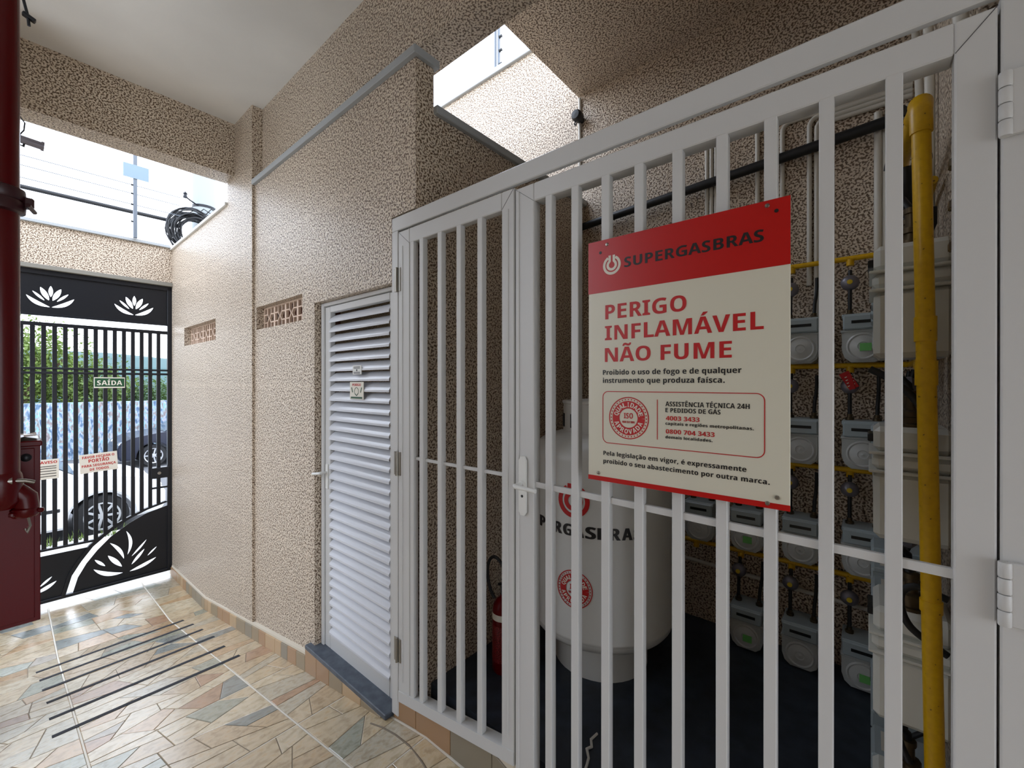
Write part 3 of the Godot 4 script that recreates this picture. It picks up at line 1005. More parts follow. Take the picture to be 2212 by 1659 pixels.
func build_sign() -> void:
	var t := thing("warning_sign", "large red and cream gas danger sign screwed to the cage door bars", "sign", Vector3(1.19, 1.24, -0.408))
	part("panel", slab(Vector3(1.172, 1.242, -0.674), Vector3(1.176, 1.978, -0.141), 0.001), M.sign_white, t)
	part("header_band", slab(Vector3(1.1708, 1.8185, -0.6742), Vector3(1.1722, 1.9782, -0.1408)), M.sign_red, t)
	part("footer_band", slab(Vector3(1.1708, 1.2418, -0.6742), Vector3(1.1722, 1.2555, -0.1408)), M.sign_red, t)
	var at := func(z: float, y: float, k := 0.0006) -> Callable: return func(p: Vector3) -> Vector3: return Vector3(1.172 - k - p.z * 0.6, y + p.y, z + p.x)
	var put := func(called: String, tris: PackedVector3Array, z: float, y: float, m: Material, k := 0.0004) -> void:
		part(called, laid_shape(tris, at.call(z, y, k)), m, t)
	put.call("emblem", emblem(0.029), -0.594, 1.897, M.white_print, 0.0016)
	put.call("lettering", letters("SUPERGASBRAS", 0.359, 0.0285), -0.554, 1.883, M.sign_black, 0.0016)
	put.call("lettering", letters("PERIGO", 0.240, 0.043), -0.616, 1.735, M.print_red)
	put.call("lettering", letters("INFLAMÁVEL", 0.422, 0.043), -0.617, 1.6715, M.print_red)
	put.call("lettering", letters("NÃO FUME", 0.352, 0.042), -0.617, 1.6055, M.print_red)
	put.call("lettering", letters("Proibido o uso de fogo e de qualquer", 0.381, 0.0145), -0.624, 1.5665, M.sign_black)
	put.call("lettering", letters("instrumento que produza faísca.", 0.343, 0.0145), -0.624, 1.542, M.sign_black)
	var fr := []
	fr.append_array(arc(Vector2(0.018, 0.018), 0.018, 180, 270, 8))
	fr.append_array(arc(Vector2(0.413, 0.018), 0.018, 270, 360, 8))
	fr.append_array(arc(Vector2(0.413, 0.138), 0.018, 0, 90, 8))
	fr.append_array(arc(Vector2(0.018, 0.138), 0.018, 90, 180, 8))
	put.call("frame_line", band(fr, 0.0022, 0.0008, true), -0.624, 1.36, M.print_red)
	put.call("divider_line", band([Vector2(0, 0), Vector2(0, 0.112)], 0.002), -0.455, 1.383, M.print_red)
	var sl := seal(0.0615)
	put.call("seal", sl[0], -0.541, 1.4385, M.print_red)
	put.call("seal_lettering", sl[1], -0.541, 1.4385, M.white_print, 0.001)
	put.call("lettering", letters("ASSISTÊNCIA TÉCNICA 24H", 0.207, 0.0125), -0.432, 1.4775, M.sign_black)
	put.call("lettering", letters("E PEDIDOS DE GÁS", 0.141, 0.0118), -0.432, 1.4608, M.sign_black)
	put.call("lettering", letters("4003 3433", 0.089, 0.0118), -0.431, 1.4385, M.print_red)
	put.call("lettering", letters("capitais e regiões metropolitanas.", 0.216, 0.0078), -0.432, 1.426, M.sign_black)
	put.call("lettering", letters("0800 704 3433", 0.126, 0.0118), -0.431, 1.402, M.print_red)
	put.call("lettering", letters("demais localidades.", 0.122, 0.0078), -0.432, 1.3885, M.sign_black)
	put.call("lettering", letters("Pela legislação em vigor, é expressamente", 0.390, 0.0125), -0.622, 1.322, M.sign_black)
	put.call("lettering", letters("proibido o seu abastecimento por outra marca.", 0.440, 0.0125), -0.622, 1.298, M.sign_black)
	for p in [[1.962, -0.61], [1.966, -0.188], [1.265, -0.639], [1.27, -0.167], [1.253, -0.187]]:
		var s := Shape.new()
		s.lathe([Vector2(0, -0.03), Vector2(0.0035, -0.03), Vector2(0.0035, 0.0), Vector2(0.0055, 0.0), Vector2(0.004, 0.003), Vector2(0, 0.0035)], 12, Transform3D(Basis(Vector3.BACK, PI / 2), Vector3(1.1708, p[0], p[1])))
		part("screw", s, M.steel, t)
	for p in [[1.941, -0.632], [1.949, -0.169]]:
		var s := Shape.new()
		s.lathe([Vector2(0, 0.0), Vector2(0.0045, 0.0), Vector2(0.0045, 0.0008), Vector2(0, 0.0008)], 12, Transform3D(Basis(Vector3.BACK, PI / 2), Vector3(1.1708, p[0], p[1])))
		part("screw_hole", s, M.sign_black, t)

# ------------------------------------------------------------------ inside the cage
const TANK := Vector3(2.02, 0.12, -1.09)

func build_cage_inside() -> void:
	var t := thing("gas_tank", "tall white cylindrical gas tank standing behind the cage bars", "gas tank", TANK)
	var s := Shape.new()
	var R := 0.36
	var prof := [Vector2(0.0, 0.145)]
	for i in 9:
		var a := deg_to_rad(lerpf(-80, 0, i / 8.0))
		prof.append(Vector2(R * pow(cos(a), 0.75), 0.235 + 0.095 * sin(a)))
	prof.append_array([Vector2(R, 0.238), Vector2(R + 0.0035, 0.242), Vector2(R + 0.0035, 0.252), Vector2(R, 0.256), Vector2(R, 1.06)])
	for i in 9:
		var a := deg_to_rad(lerpf(5, 90, i / 8.0))
		prof.append(Vector2(R * pow(cos(a), 0.75) if i < 8 else 0.0, 1.06 + 0.125 * sin(a)))
	s.lathe(prof, 56, Transform3D(Basis(), TANK))
	part("body", s, M.tank_paint, t)
	s = Shape.new()
	s.lathe([Vector2(0.228, 0.0), Vector2(0.238, 0.0), Vector2(0.238, 0.17), Vector2(0.228, 0.17), Vector2(0.228, 0.0)], 40, Transform3D(Basis(), TANK))
	part("foot_ring", s, M.tank_paint, t)
	s = Shape.new()
	s.lathe([Vector2(0.185, 1.15), Vector2(0.195, 1.15), Vector2(0.195, 1.315), Vector2(0.2, 1.318), Vector2(0.2, 1.33), Vector2(0.0, 1.345)], 36, Transform3D(Basis(), TANK))
	part("valve_hood", s, M.tank_paint, t)
	for a in [2.3, 2.9, 3.5]:
		s = Shape.new()
		s.box(TANK + Vector3(cos(a) * 0.195, 1.23, -sin(a) * 0.195), Vector3(0.006, 0.07, 0.05), 0.002, Basis(Vector3.UP, a))
		part("hood_opening", s, M.black_rubber, t)
	var wrap := func(cy: float, th: float, k: float) -> Callable:
		return func(p: Vector3) -> Vector3:
			var a := deg_to_rad(th) + p.x / R
			return Vector3(TANK.x - (R + k + p.z) * cos(a), cy + p.y, TANK.z + (R + k + p.z) * sin(a))
	part("emblem", laid_shape(emblem(0.077), wrap.call(1.003, 8.6, 0.0015)), M.print_red, t)
	var txt := PackedVector3Array()
	var word := "SUPERGASBRAS"
	for i in word.length():
		var one := letters(word[i], 0.044, 0.052)
		if one.size():
			for sh in [-0.0022, 0.0, 0.0022]:
				txt.append_array(moved(one, Transform3D(Basis(), Vector3(-0.027 * 12 + i * 0.054 + 0.005 + sh, 0, sh * 0.02))))
	part("lettering", laid_shape(txt, wrap.call(0.842, 8.6, 0.002)), M.sign_black, t)
	var sl := seal(0.086)
	part("seal", laid_shape(sl[0], wrap.call(0.6, 9.2, 0.0015)), M.print_red, t)
	part("seal_lettering", laid_shape(sl[1], wrap.call(0.6, 9.2, 0.0025)), M.white_print, t)

	var e := thing("fire_extinguisher", "slim red fire extinguisher on the cage floor left of the gas tank", "fire extinguisher", Vector3(1.585, 0.12, -1.39))
	var at := Transform3D(Basis(), e.position)
	s = Shape.new()
	s.lathe([Vector2(0, 0.0), Vector2(0.05, 0.0), Vector2(0.056, 0.012), Vector2(0.056, 0.30), Vector2(0.05, 0.33), Vector2(0.034, 0.352), Vector2(0.018, 0.362), Vector2(0.018, 0.375), Vector2(0, 0.375)], 24, at)
	part("cylinder", s, M.red_paint, e)
	s = Shape.new()
	s.lathe([Vector2(0.0565, 0.262), Vector2(0.0575, 0.262), Vector2(0.0575, 0.292), Vector2(0.0565, 0.292)], 24, at)
	part("white_label", s, M.white_print, e)
	s = Shape.new()
	s.lathe([Vector2(0.0565, 0.06), Vector2(0.0572, 0.06), Vector2(0.0572, 0.235), Vector2(0.0565, 0.235)], 24, at)
	var lab := mat("label_red", rgb(170, 60, 66), 0.4)
	triplanar(lab, noise_tex(256, 0.09, 9, [[0.0, rgb(120, 10, 14)], [0.5, rgb(130, 14, 18)], [0.62, rgb(214, 180, 176)], [1.0, rgb(224, 200, 196)]], FastNoiseLite.TYPE_SIMPLEX, 2), Vector3(4, 9, 4))
	part("printed_label", s, lab, e)
	s = Shape.new()
	s.lathe([Vector2(0, 0.372), Vector2(0.016, 0.372), Vector2(0.016, 0.41), Vector2(0, 0.415)], 16, at)
	s.box(e.position + Vector3(0, 0.43, 0.02), Vector3(0.018, 0.012, 0.11), 0.003, Basis(Vector3.RIGHT, -0.3))
	s.box(e.position + Vector3(0, 0.405, 0.03), Vector3(0.016, 0.01, 0.09), 0.003)
	part("valve", s, M.black_rubber, e)
	var pts := []
	for i in 25:
		var a := lerpf(-0.6, 4.3, i / 24.0)
		pts.append(e.position + Vector3(-0.03, 0.47 - 0.005 * i * 0.2, -0.02) + Vector3(0.0, sin(a) * 0.10, cos(a + 0.2) * 0.062))
	s = Shape.new()
	s.tube(pts, 0.008, 10)
	part("hose", s, M.black_rubber, e)

	# a loose end of white rope on the dark floor
	s = Shape.new()
	s.tube([Vector3(1.53, 0.126, -0.84), Vector3(1.49, 0.126, -0.845), Vector3(1.46, 0.127, -0.825), Vector3(1.44, 0.126, -0.835), Vector3(1.41, 0.126, -0.81), Vector3(1.38, 0.126, -0.80), Vector3(1.34, 0.126, -0.79)], 0.005, 8)
	solo("rope", s, M.conduit_white, "loose white rope end on the dark cage floor", "rope")
	# black siren with its hook, high in the corner
	var l := thing("alarm_siren", "small round black siren fixed high on the rear wall below the soffit corner", "siren", Vector3(2.63, 3.458, -1.605))
	s = Shape.new()
	s.lathe([Vector2(0, -0.07), Vector2(0.02, -0.07), Vector2(0.022, -0.04), Vector2(0.036, -0.03), Vector2(0.04, 0.0), Vector2(0.038, 0.02), Vector2(0.03, 0.032), Vector2(0, 0.036)], 20, Transform3D(Basis(Vector3.BACK, PI / 2), l.position))
	part("body", s, M.black_rubber, l)
	s = Shape.new()
	s.tube([l.position + Vector3(-0.01, -0.035, -0.01), l.position + Vector3(-0.01, -0.06, -0.018), l.position + Vector3(-0.01, -0.068, -0.008), l.position + Vector3(-0.01, -0.055, 0.0)], 0.004, 8)
	part("hook", s, M.black_rubber, l)

# ------------------------------------------------------------------ meters
func meter_proto() -> Node3D:
	var t := thing("gas_meter", "grey gas meter", "gas meter", Vector3.ZERO, "gas meters in the cage")
	var s := Shape.new()
	var w := 0.078
	var pl := PackedVector2Array([Vector2(-w * 0.55, 0), Vector2(w * 0.55, 0), Vector2(w * 0.86, 0.02), Vector2(w, 0.055), Vector2(w, 0.145), Vector2(-w, 0.145), Vector2(-w, 0.055), Vector2(-w * 0.86, 0.02)])
	var zy := Basis(Vector3(0, 0, 1), Vector3(0, 1, 0), Vector3(1, 0, 0))
	s.prism(pl, 0.13, Transform3D(zy, Vector3(0.02, 0, 0)))
	var p2 := PackedVector2Array()
	for q in pl: p2.append((q - Vector2(0, 0.08)) * 0.9 + Vector2(0, 0.08))
	s.prism(p2, 0.012, Transform3D(zy, Vector3(0.009, 0, 0)))
	s.span(Vector3(0.006, 0.138, -w - 0.004), Vector3(0.158, 0.15, w + 0.004), 0.003)
	part("body", s, M.meter_grey, t)
	s = Shape.new()
	var face := Transform3D(Basis(Vector3.BACK, PI / 2), Vector3(0.01, 0.072, 0))
	s.lathe([Vector2(0.062, 0), Vector2(0.062, 0.004), Vector2(0.056, 0.008), Vector2(0.05, 0.004), Vector2(0.046, 0.005), Vector2(0.02, 0.012), Vector2(0.018, 0.009), Vector2(0.008, 0.009), Vector2(0, 0.014)], 28, face)
	part("dial_cover", s, M.meter_dial, t)
	s = Shape.new()
	s.span(Vector3(-0.006, 0.15, -w * 0.94), Vector3(0.15, 0.218, w * 0.94), 0.006)
	s.span(Vector3(0.0, 0.205, -w), Vector3(0.155, 0.224, w), 0.004)
	part("index_case", s, M.meter_case, t)
	s = Shape.new()
	s.span(Vector3(-0.0075, 0.178, -0.042), Vector3(-0.005, 0.192, 0.046))
	part("index_window", s, M.meter_slot, t)
	for z in [-0.05, 0.05]:
		s = Shape.new()
		s.lathe([Vector2(0, 0.22), Vector2(0.017, 0.22), Vector2(0.017, 0.236), Vector2(0.011, 0.238), Vector2(0.011, 0.252), Vector2(0, 0.252)], 8, Transform3D(Basis(), Vector3(0.08, 0, z)))
		part("union_nut", s, M.brass_dark, t)
	s = Shape.new()
	s.tube([Vector3(0.08, 0.24, -0.05), Vector3(0.085, 0.34, -0.05), Vector3(0.108, 0.40, -0.05), Vector3(0.116, 0.45, -0.05)], 0.008, 8)
	part("inlet_pipe", s, M.black_rubber, t)
	s = Shape.new()
	s.tube([Vector3(0.08, 0.24, 0.05), Vector3(0.085, 0.30, 0.052), Vector3(0.125, 0.345, 0.055), Vector3(0.14, 0.39, 0.056), Vector3(0.14, 0.44, 0.056)], 0.0075, 8)
	part("outlet_hose", s, M.black_rubber, t)
	s = Shape.new()
	s.lathe([Vector2(0, -0.022), Vector2(0.02, -0.022), Vector2(0.036, -0.006), Vector2(0.036, 0.004), Vector2(0.03, 0.014), Vector2(0.016, 0.022), Vector2(0.0, 0.024)], 22, Transform3D(Basis(Vector3.BACK, PI / 2), Vector3(0.09, 0.385, -0.05)))
	var reg := part("regulator", s, M.regulator_grey, t)
	s = Shape.new()
	s.lathe([Vector2(0, 0.02), Vector2(0.011, 0.02), Vector2(0.011, 0.029), Vector2(0, 0.03)], 14, Transform3D(Basis(Vector3.BACK, PI / 2), Vector3(0.09, 0.385, -0.05)))
	part("regulator_cap", s, M.regulator_yellow, reg)
	return t

const ROWS := [1.64, 1.142, 0.645, 0.122]
const ROW_WORDS := ["top row", "second row from the top", "third row from the top", "lowest row"]

func build_meters() -> void:
	var proto := meter_proto()
	var stick := []
	var first := true
	var ord := ["nearest the right corner", "second from the right corner", "third from the right corner", "fourth from the right corner"]
	for r in 4:
		for k in (3 if r == 3 else 4):
			var o: Node3D = proto
			if not first:
				o = proto.duplicate()
				o.name = numbered("gas_meter")
				add_child(o)
			first = false
			o.position = Vector3(2.52, ROWS[r], -0.023 - 0.24 * k)
			o.set_meta("label", "grey gas meter, rear wall, %s, %s" % [ROW_WORDS[r], ord[k]])
			o.set_meta("group", "gas meters on the rear wall")
			if (r == 2 and k == 2) or (r == 3 and (k == 2 or k == 0)) or (r == 0 and k == 0):
				stick.append(o)
	var far := ["farthest in at the corner", "middle of three", "nearest the cream meters"]
	for r in 4:
		for k in 3:
			var o: Node3D = proto.duplicate()
			o.name = numbered("gas_meter")
			add_child(o)
			o.position = Vector3(2.36 - 0.24 * k, ROWS[r], 0.01)
			o.rotation.y = -PI / 2
			o.set_meta("label", "grey gas meter, right wall, %s, %s" % [ROW_WORDS[r], far[k]])
			o.set_meta("group", "gas meters on the right cage wall")
			if k >= 1:
				part("paper_label", slab(Vector3(0.02, 0.2245, -0.05), Vector3(0.09, 0.2255, 0.05)), M.white_print, o, false)
	var big: Node3D
	for r in 4:
		var o: Node3D
		if r == 0:
			big = thing("large_meter", "", "gas meter")
			o = big
			var b := Shape.new()
			for q in [[0.0, 0.185, 0.0], [0.19, 0.235, 0.003], [0.24, 0.31, 0.0]]:
				b.span(Vector3(0.0 - q[2], q[0], -0.095 - q[2]), Vector3(0.16 + q[2], q[1], 0.095 + q[2]), 0.014)
			for y in [0.187, 0.2375]:
				b.span(Vector3(-0.01, y - 0.004, -0.105), Vector3(0.17, y + 0.004, 0.105), 0.002)
			part("body", b, M.cream_case, o)
			part("index_window", slab(Vector3(-0.0125, 0.262, -0.045), Vector3(0.002, 0.285, 0.045), 0.003), M.meter_slot, o)
			part("latch", slab(Vector3(0.04, 0.244, -0.1035), Vector3(0.075, 0.26, -0.094), 0.003), M.meter_slot, o)
			part("latch", slab(Vector3(0.05, 0.172, -0.1035), Vector3(0.09, 0.183, -0.094), 0.003), M.meter_slot, o)
			for z in [-0.055, 0.05]:
				b = Shape.new()
				b.lathe([Vector2(0, 0.308), Vector2(0.03, 0.308), Vector2(0.03, 0.318), Vector2(0.022, 0.32), Vector2(0.022, 0.336), Vector2(0.028, 0.338), Vector2(0.028, 0.352), Vector2(0.014, 0.356), Vector2(0.014, 0.392), Vector2(0.018, 0.394), Vector2(0.018, 0.408), Vector2(0, 0.41)], 10, Transform3D(Basis(), Vector3(0.08, 0, z)))
				part("fitting", b, M.brass_dark, o)
			b = Shape.new()
			b.tube([Vector3(0.08, 0.40, -0.055), Vector3(0.078, 0.425, -0.055), Vector3(0.06, 0.445, -0.04), Vector3(0.05, 0.452, 0.0), Vector3(0.06, 0.44, 0.04), Vector3(0.08, 0.4, 0.05)], 0.009, 10)
			part("hose", b, M.black_rubber, o)
		else:
			o = big.duplicate()
			o.name = numbered("large_meter")
			add_child(o)
		o.position = Vector3(1.64, ROWS[r] - 0.03, 0.008)
		o.rotation.y = -PI / 2
		tag(o, "large cream gas meter beside the yellow riser, %s" % ["topmost of four", "second from the top", "third from the top", "lowest, near the floor"][r], "gas meter", "large cream meters")
	for o in stick:
		part("green_sticker", slab(Vector3(-0.0055, 0.05, -0.012), Vector3(-0.0015, 0.085, 0.03)), M.green_sticker, o, false)
	# tags
	var s := Shape.new()
	s.box(Vector3(2.575, 1.555, -0.075), Vector3(0.003, 0.085, 0.04), 0.001, Basis(Vector3.RIGHT, -0.5))
	s.box(Vector3(2.572, 1.55, -0.068), Vector3(0.003, 0.075, 0.018), 0.001, Basis(Vector3.RIGHT, -0.25))
	var tg := solo("hang_tag", s, M.print_red, "red and white paper tag hanging on a regulator of the second meter row", "tag")
	s = Shape.new()
	for i in 4:
		s.box(Vector3(2.5725, 1.575 - i * 0.014, -0.078 + i * 0.004), Vector3(0.002, 0.004, 0.03), 0.0, Basis(Vector3.RIGHT, -0.5))
	part("print", s, M.white_print, tg)

func build_pipes() -> void:
	var yl: Material = M.yellow_paint
	var g := "yellow gas pipes along the rear wall"
	var names := ["above the top meters", "between the first and second meter rows", "between the second and third meter rows", "above the lowest meters"]
	var ys := [2.152, 1.628, 1.118, 0.6]
	for i in 4:
		var t := thing("gas_pipe", "yellow gas pipe across the rear wall %s" % names[i], "pipe", Vector3(2.655, ys[i], -0.42), g)
		var s := Shape.new()
		s.tube([Vector3(2.655, ys[i], -0.94), Vector3(2.655, ys[i], 0.13), Vector3(2.64, ys[i], 0.145), Vector3(1.79, ys[i], 0.145)], 0.012, 12)
		part("tube", s, yl, t)
		for k in 4:
			s = Shape.new()
			var z := -0.073 - 0.24 * k
			s.lathe([Vector2(0, 0), Vector2(0.016, 0), Vector2(0.016, 0.03), Vector2(0, 0.03)], 10, Transform3D(Basis(), Vector3(2.655, ys[i] - 0.035, z)))
			part("tee", s, yl, t)
	# big riser near the door
	var r := thing("gas_riser", "thick chipped yellow gas riser just inside the right cage stile", "pipe", Vector3(1.45, 0.12, 0.12))
	var s := Shape.new()
	var b := Vector3(1.425, 0.12, 0.128)
	var top := Vector3(1.47, 2.215, 0.097)
	s.tube([b, b.lerp(top, 0.5), top], 0.0185, 20)
	part("tube", s, yl, r)
	s = Shape.new()
	s.tube([top + Vector3(0, -0.05, 0.001), top + Vector3(0, 0.0, 0), top + Vector3(0.012, 0.028, 0), top + Vector3(0.045, 0.036, 0), top + Vector3(0.1, 0.036, -0.006)], 0.022, 20)
	part("elbow", s, yl, r)
	s = Shape.new()
	s.tube([top + Vector3(0.09, 0.036, -0.005), Vector3(1.85, 2.25, 0.078), Vector3(2.1, 2.25, 0.09), Vector3(2.6, 2.25, 0.125)], 0.0185, 16)
	part("branch", s, yl, r)
	for q in [[0.742, 0.03], [0.69, 0.03], [0.42, 0.014]]:
		var c := b.lerp(top, q[0])
		s = Shape.new()
		s.lathe([Vector2(0.017, -q[1]), Vector2(0.0212, -q[1]), Vector2(0.0212, q[1]), Vector2(0.017, q[1])], 20, Transform3D(Basis(), c))
		part("collar", s, yl, r)
	var c2 := b.lerp(top, 0.705)
	s = Shape.new()
	s.tube([c2, c2 + Vector3(0.06, -0.005, 0.0), c2 + Vector3(0.075, -0.012, 0.0)], 0.0195, 14)
	part("tee_fitting", s, yl, r)
	# thick black pipe
	s = Shape.new()
	s.tube([Vector3(2.648, 2.66, -1.588), Vector3(2.648, 2.765, 0.06), Vector3(2.6, 2.77, 0.12)], 0.025, 14)
	solo("black_pipe", s, M.black_rubber, "long thick black pipe climbing slightly across the rear wall above the sign", "pipe")
	# conduits: z of the run, lower end, upper end, turn to the right at the top
	var cd := [[-1.62, 3.0, 3.62, false, "corner conduit below the soffit carrying the black siren"], [-0.744, 1.9, 2.96, false, "first of three close white conduits above the sign"], [-0.719, 1.9, 2.96, false, "second of three close white conduits above the sign"], [-0.693, 1.9, 2.96, false, "third of three close white conduits above the sign"], [-0.479, 1.9, 2.98, false, "single white conduit just right of the three close ones"], [-0.361, 2.2, 2.935, true, "white conduit with a bend, left of the bent group"], [-0.241, 2.05, 2.918, true, "leftmost conduit of the bent white group"], [-0.21, 1.87, 2.895, true, "middle conduit of the bent white group"], [-0.183, 1.87, 2.872, true, "rightmost conduit of the bent white group"], [0.03, 1.95, 2.84, false, "thicker white conduit above the corner meter"], [0.056, 1.95, 2.82, true, "last white conduit in the right corner of the rear wall"]]
	for i in cd.size():
		var q: Array = cd[i]
		var z: float = q[0]
		var x := 2.688
		var pts := [Vector3(x, q[1], z), Vector3(x, q[2] - 0.04, z)]
		if q[3]:
			for k in 5:
				var a := PI / 2 * (k + 1) / 5.0
				pts.append(Vector3(x, q[2] - 0.04 + 0.04 * sin(a), z + 0.04 - 0.04 * cos(a)))
			pts.append(Vector3(x, q[2], 0.15))
		else:
			pts.append(Vector3(x, q[2], z))
		s = Shape.new()
		s.tube(pts, 0.0115 if i != 9 else 0.016, 10)
		solo("conduit", s, M.conduit_white, q[4], "conduit", "white conduits on the rear wall")
	s = Shape.new()
	s.tube([Vector3(2.683, 0.475, -0.96), Vector3(2.683, 0.44, 0.12)], 0.011, 10)
	solo("water_pipe", s, M.conduit_white, "pale pipe low on the rear wall behind the lowest meters", "pipe")
	# upright white pipes on the right wall
	for k in 3:
		s = Shape.new()
		var x: float = [1.33, 1.95, 2.3][k]
		s.tube([Vector3(x, [1.75, 1.95, 1.95][k], 0.15), Vector3(x, 2.55, 0.15), Vector3(x + 0.05, 2.75, 0.15), Vector3(x + 0.32, 3.2, 0.15)], 0.013, 10)
		solo("wall_conduit", s, M.conduit_white, ["white conduit on the right cage wall beside the yellow riser", "white conduit on the right cage wall, midway to the corner", "white conduit on the right cage wall close to the corner"][k], "conduit")
	for k in 3:
		solo("pipe_clamp", slab(Vector3(1.315, [1.84, 1.93, 2.02][k] - 0.01, 0.132), Vector3(1.345, [1.84, 1.93, 2.02][k] + 0.01, 0.17), 0.003), M.brass_dark, "rusty clamp on the white conduit beside the yellow riser, %s of three" % ["lowest", "middle one", "highest"][k], "clamp", "rusty conduit clamps")
	# supply regulator and hoses by the riser
	var f := thing("supply_regulator", "dark supply regulator with a black hose behind the yellow riser", "regulator", Vector3(1.768, 1.97, 0.085))
	s = Shape.new()
	s.lathe([Vector2(0, 0), Vector2(0.012, 0), Vector2(0.012, 0.05), Vector2(0.02, 0.055), Vector2(0.02, 0.08), Vector2(0.012, 0.085), Vector2(0.014, 0.11), Vector2(0.034, 0.13), Vector2(0.038, 0.2), Vector2(0.03, 0.235), Vector2(0, 0.24)], 16, Transform3D(Basis().scaled(Vector3(0.85, 1, 0.85)), Vector3(1.768, 1.96, 0.085)))
	part("body", s, M.meter_slot, f)
	s = Shape.new()
	var pts := []
	for i in 22:
		var a := lerpf(0.2, 5.4, i / 21.0)
		pts.append(Vector3(1.73 + 0.05 * cos(a), 2.2 + 0.045 * sin(a) + 0.002 * i, 0.085 - 0.045 * cos(a * 0.7)))
	s.tube(pts, 0.0085, 10)
	part("hose", s, M.black_rubber, f)
	var hoses := [["upper black hose looping beside the riser between meter rows", [Vector3(1.515, 1.58, 0.0), Vector3(1.512, 1.545, 0.05), Vector3(1.508, 1.49, 0.095), Vector3(1.508, 1.43, 0.112), Vector3(1.512, 1.36, 0.105)]], ["lower black hose coiled beside the riser above the lowest meters", [Vector3(1.51, 1.0, 0.15), Vector3(1.51, 1.015, 0.09), Vector3(1.51, 0.98, 0.062), Vector3(1.51, 0.91, 0.08), Vector3(1.51, 0.86, 0.15)]]]
	for h in hoses:
		s = Shape.new()
		var cv := Curve3D.new()
		for i in h[1].size():
			var d: Vector3 = (h[1][mini(i + 1, h[1].size() - 1)] - h[1][maxi(i - 1, 0)]) * 0.18
			cv.add_point(h[1][i], -d, d)
		s.tube(Array(cv.tessellate(4, 4)), 0.009, 10)
		solo("gas_hose", s, M.black_rubber, h[0], "hose", "black hoses by the yellow riser")

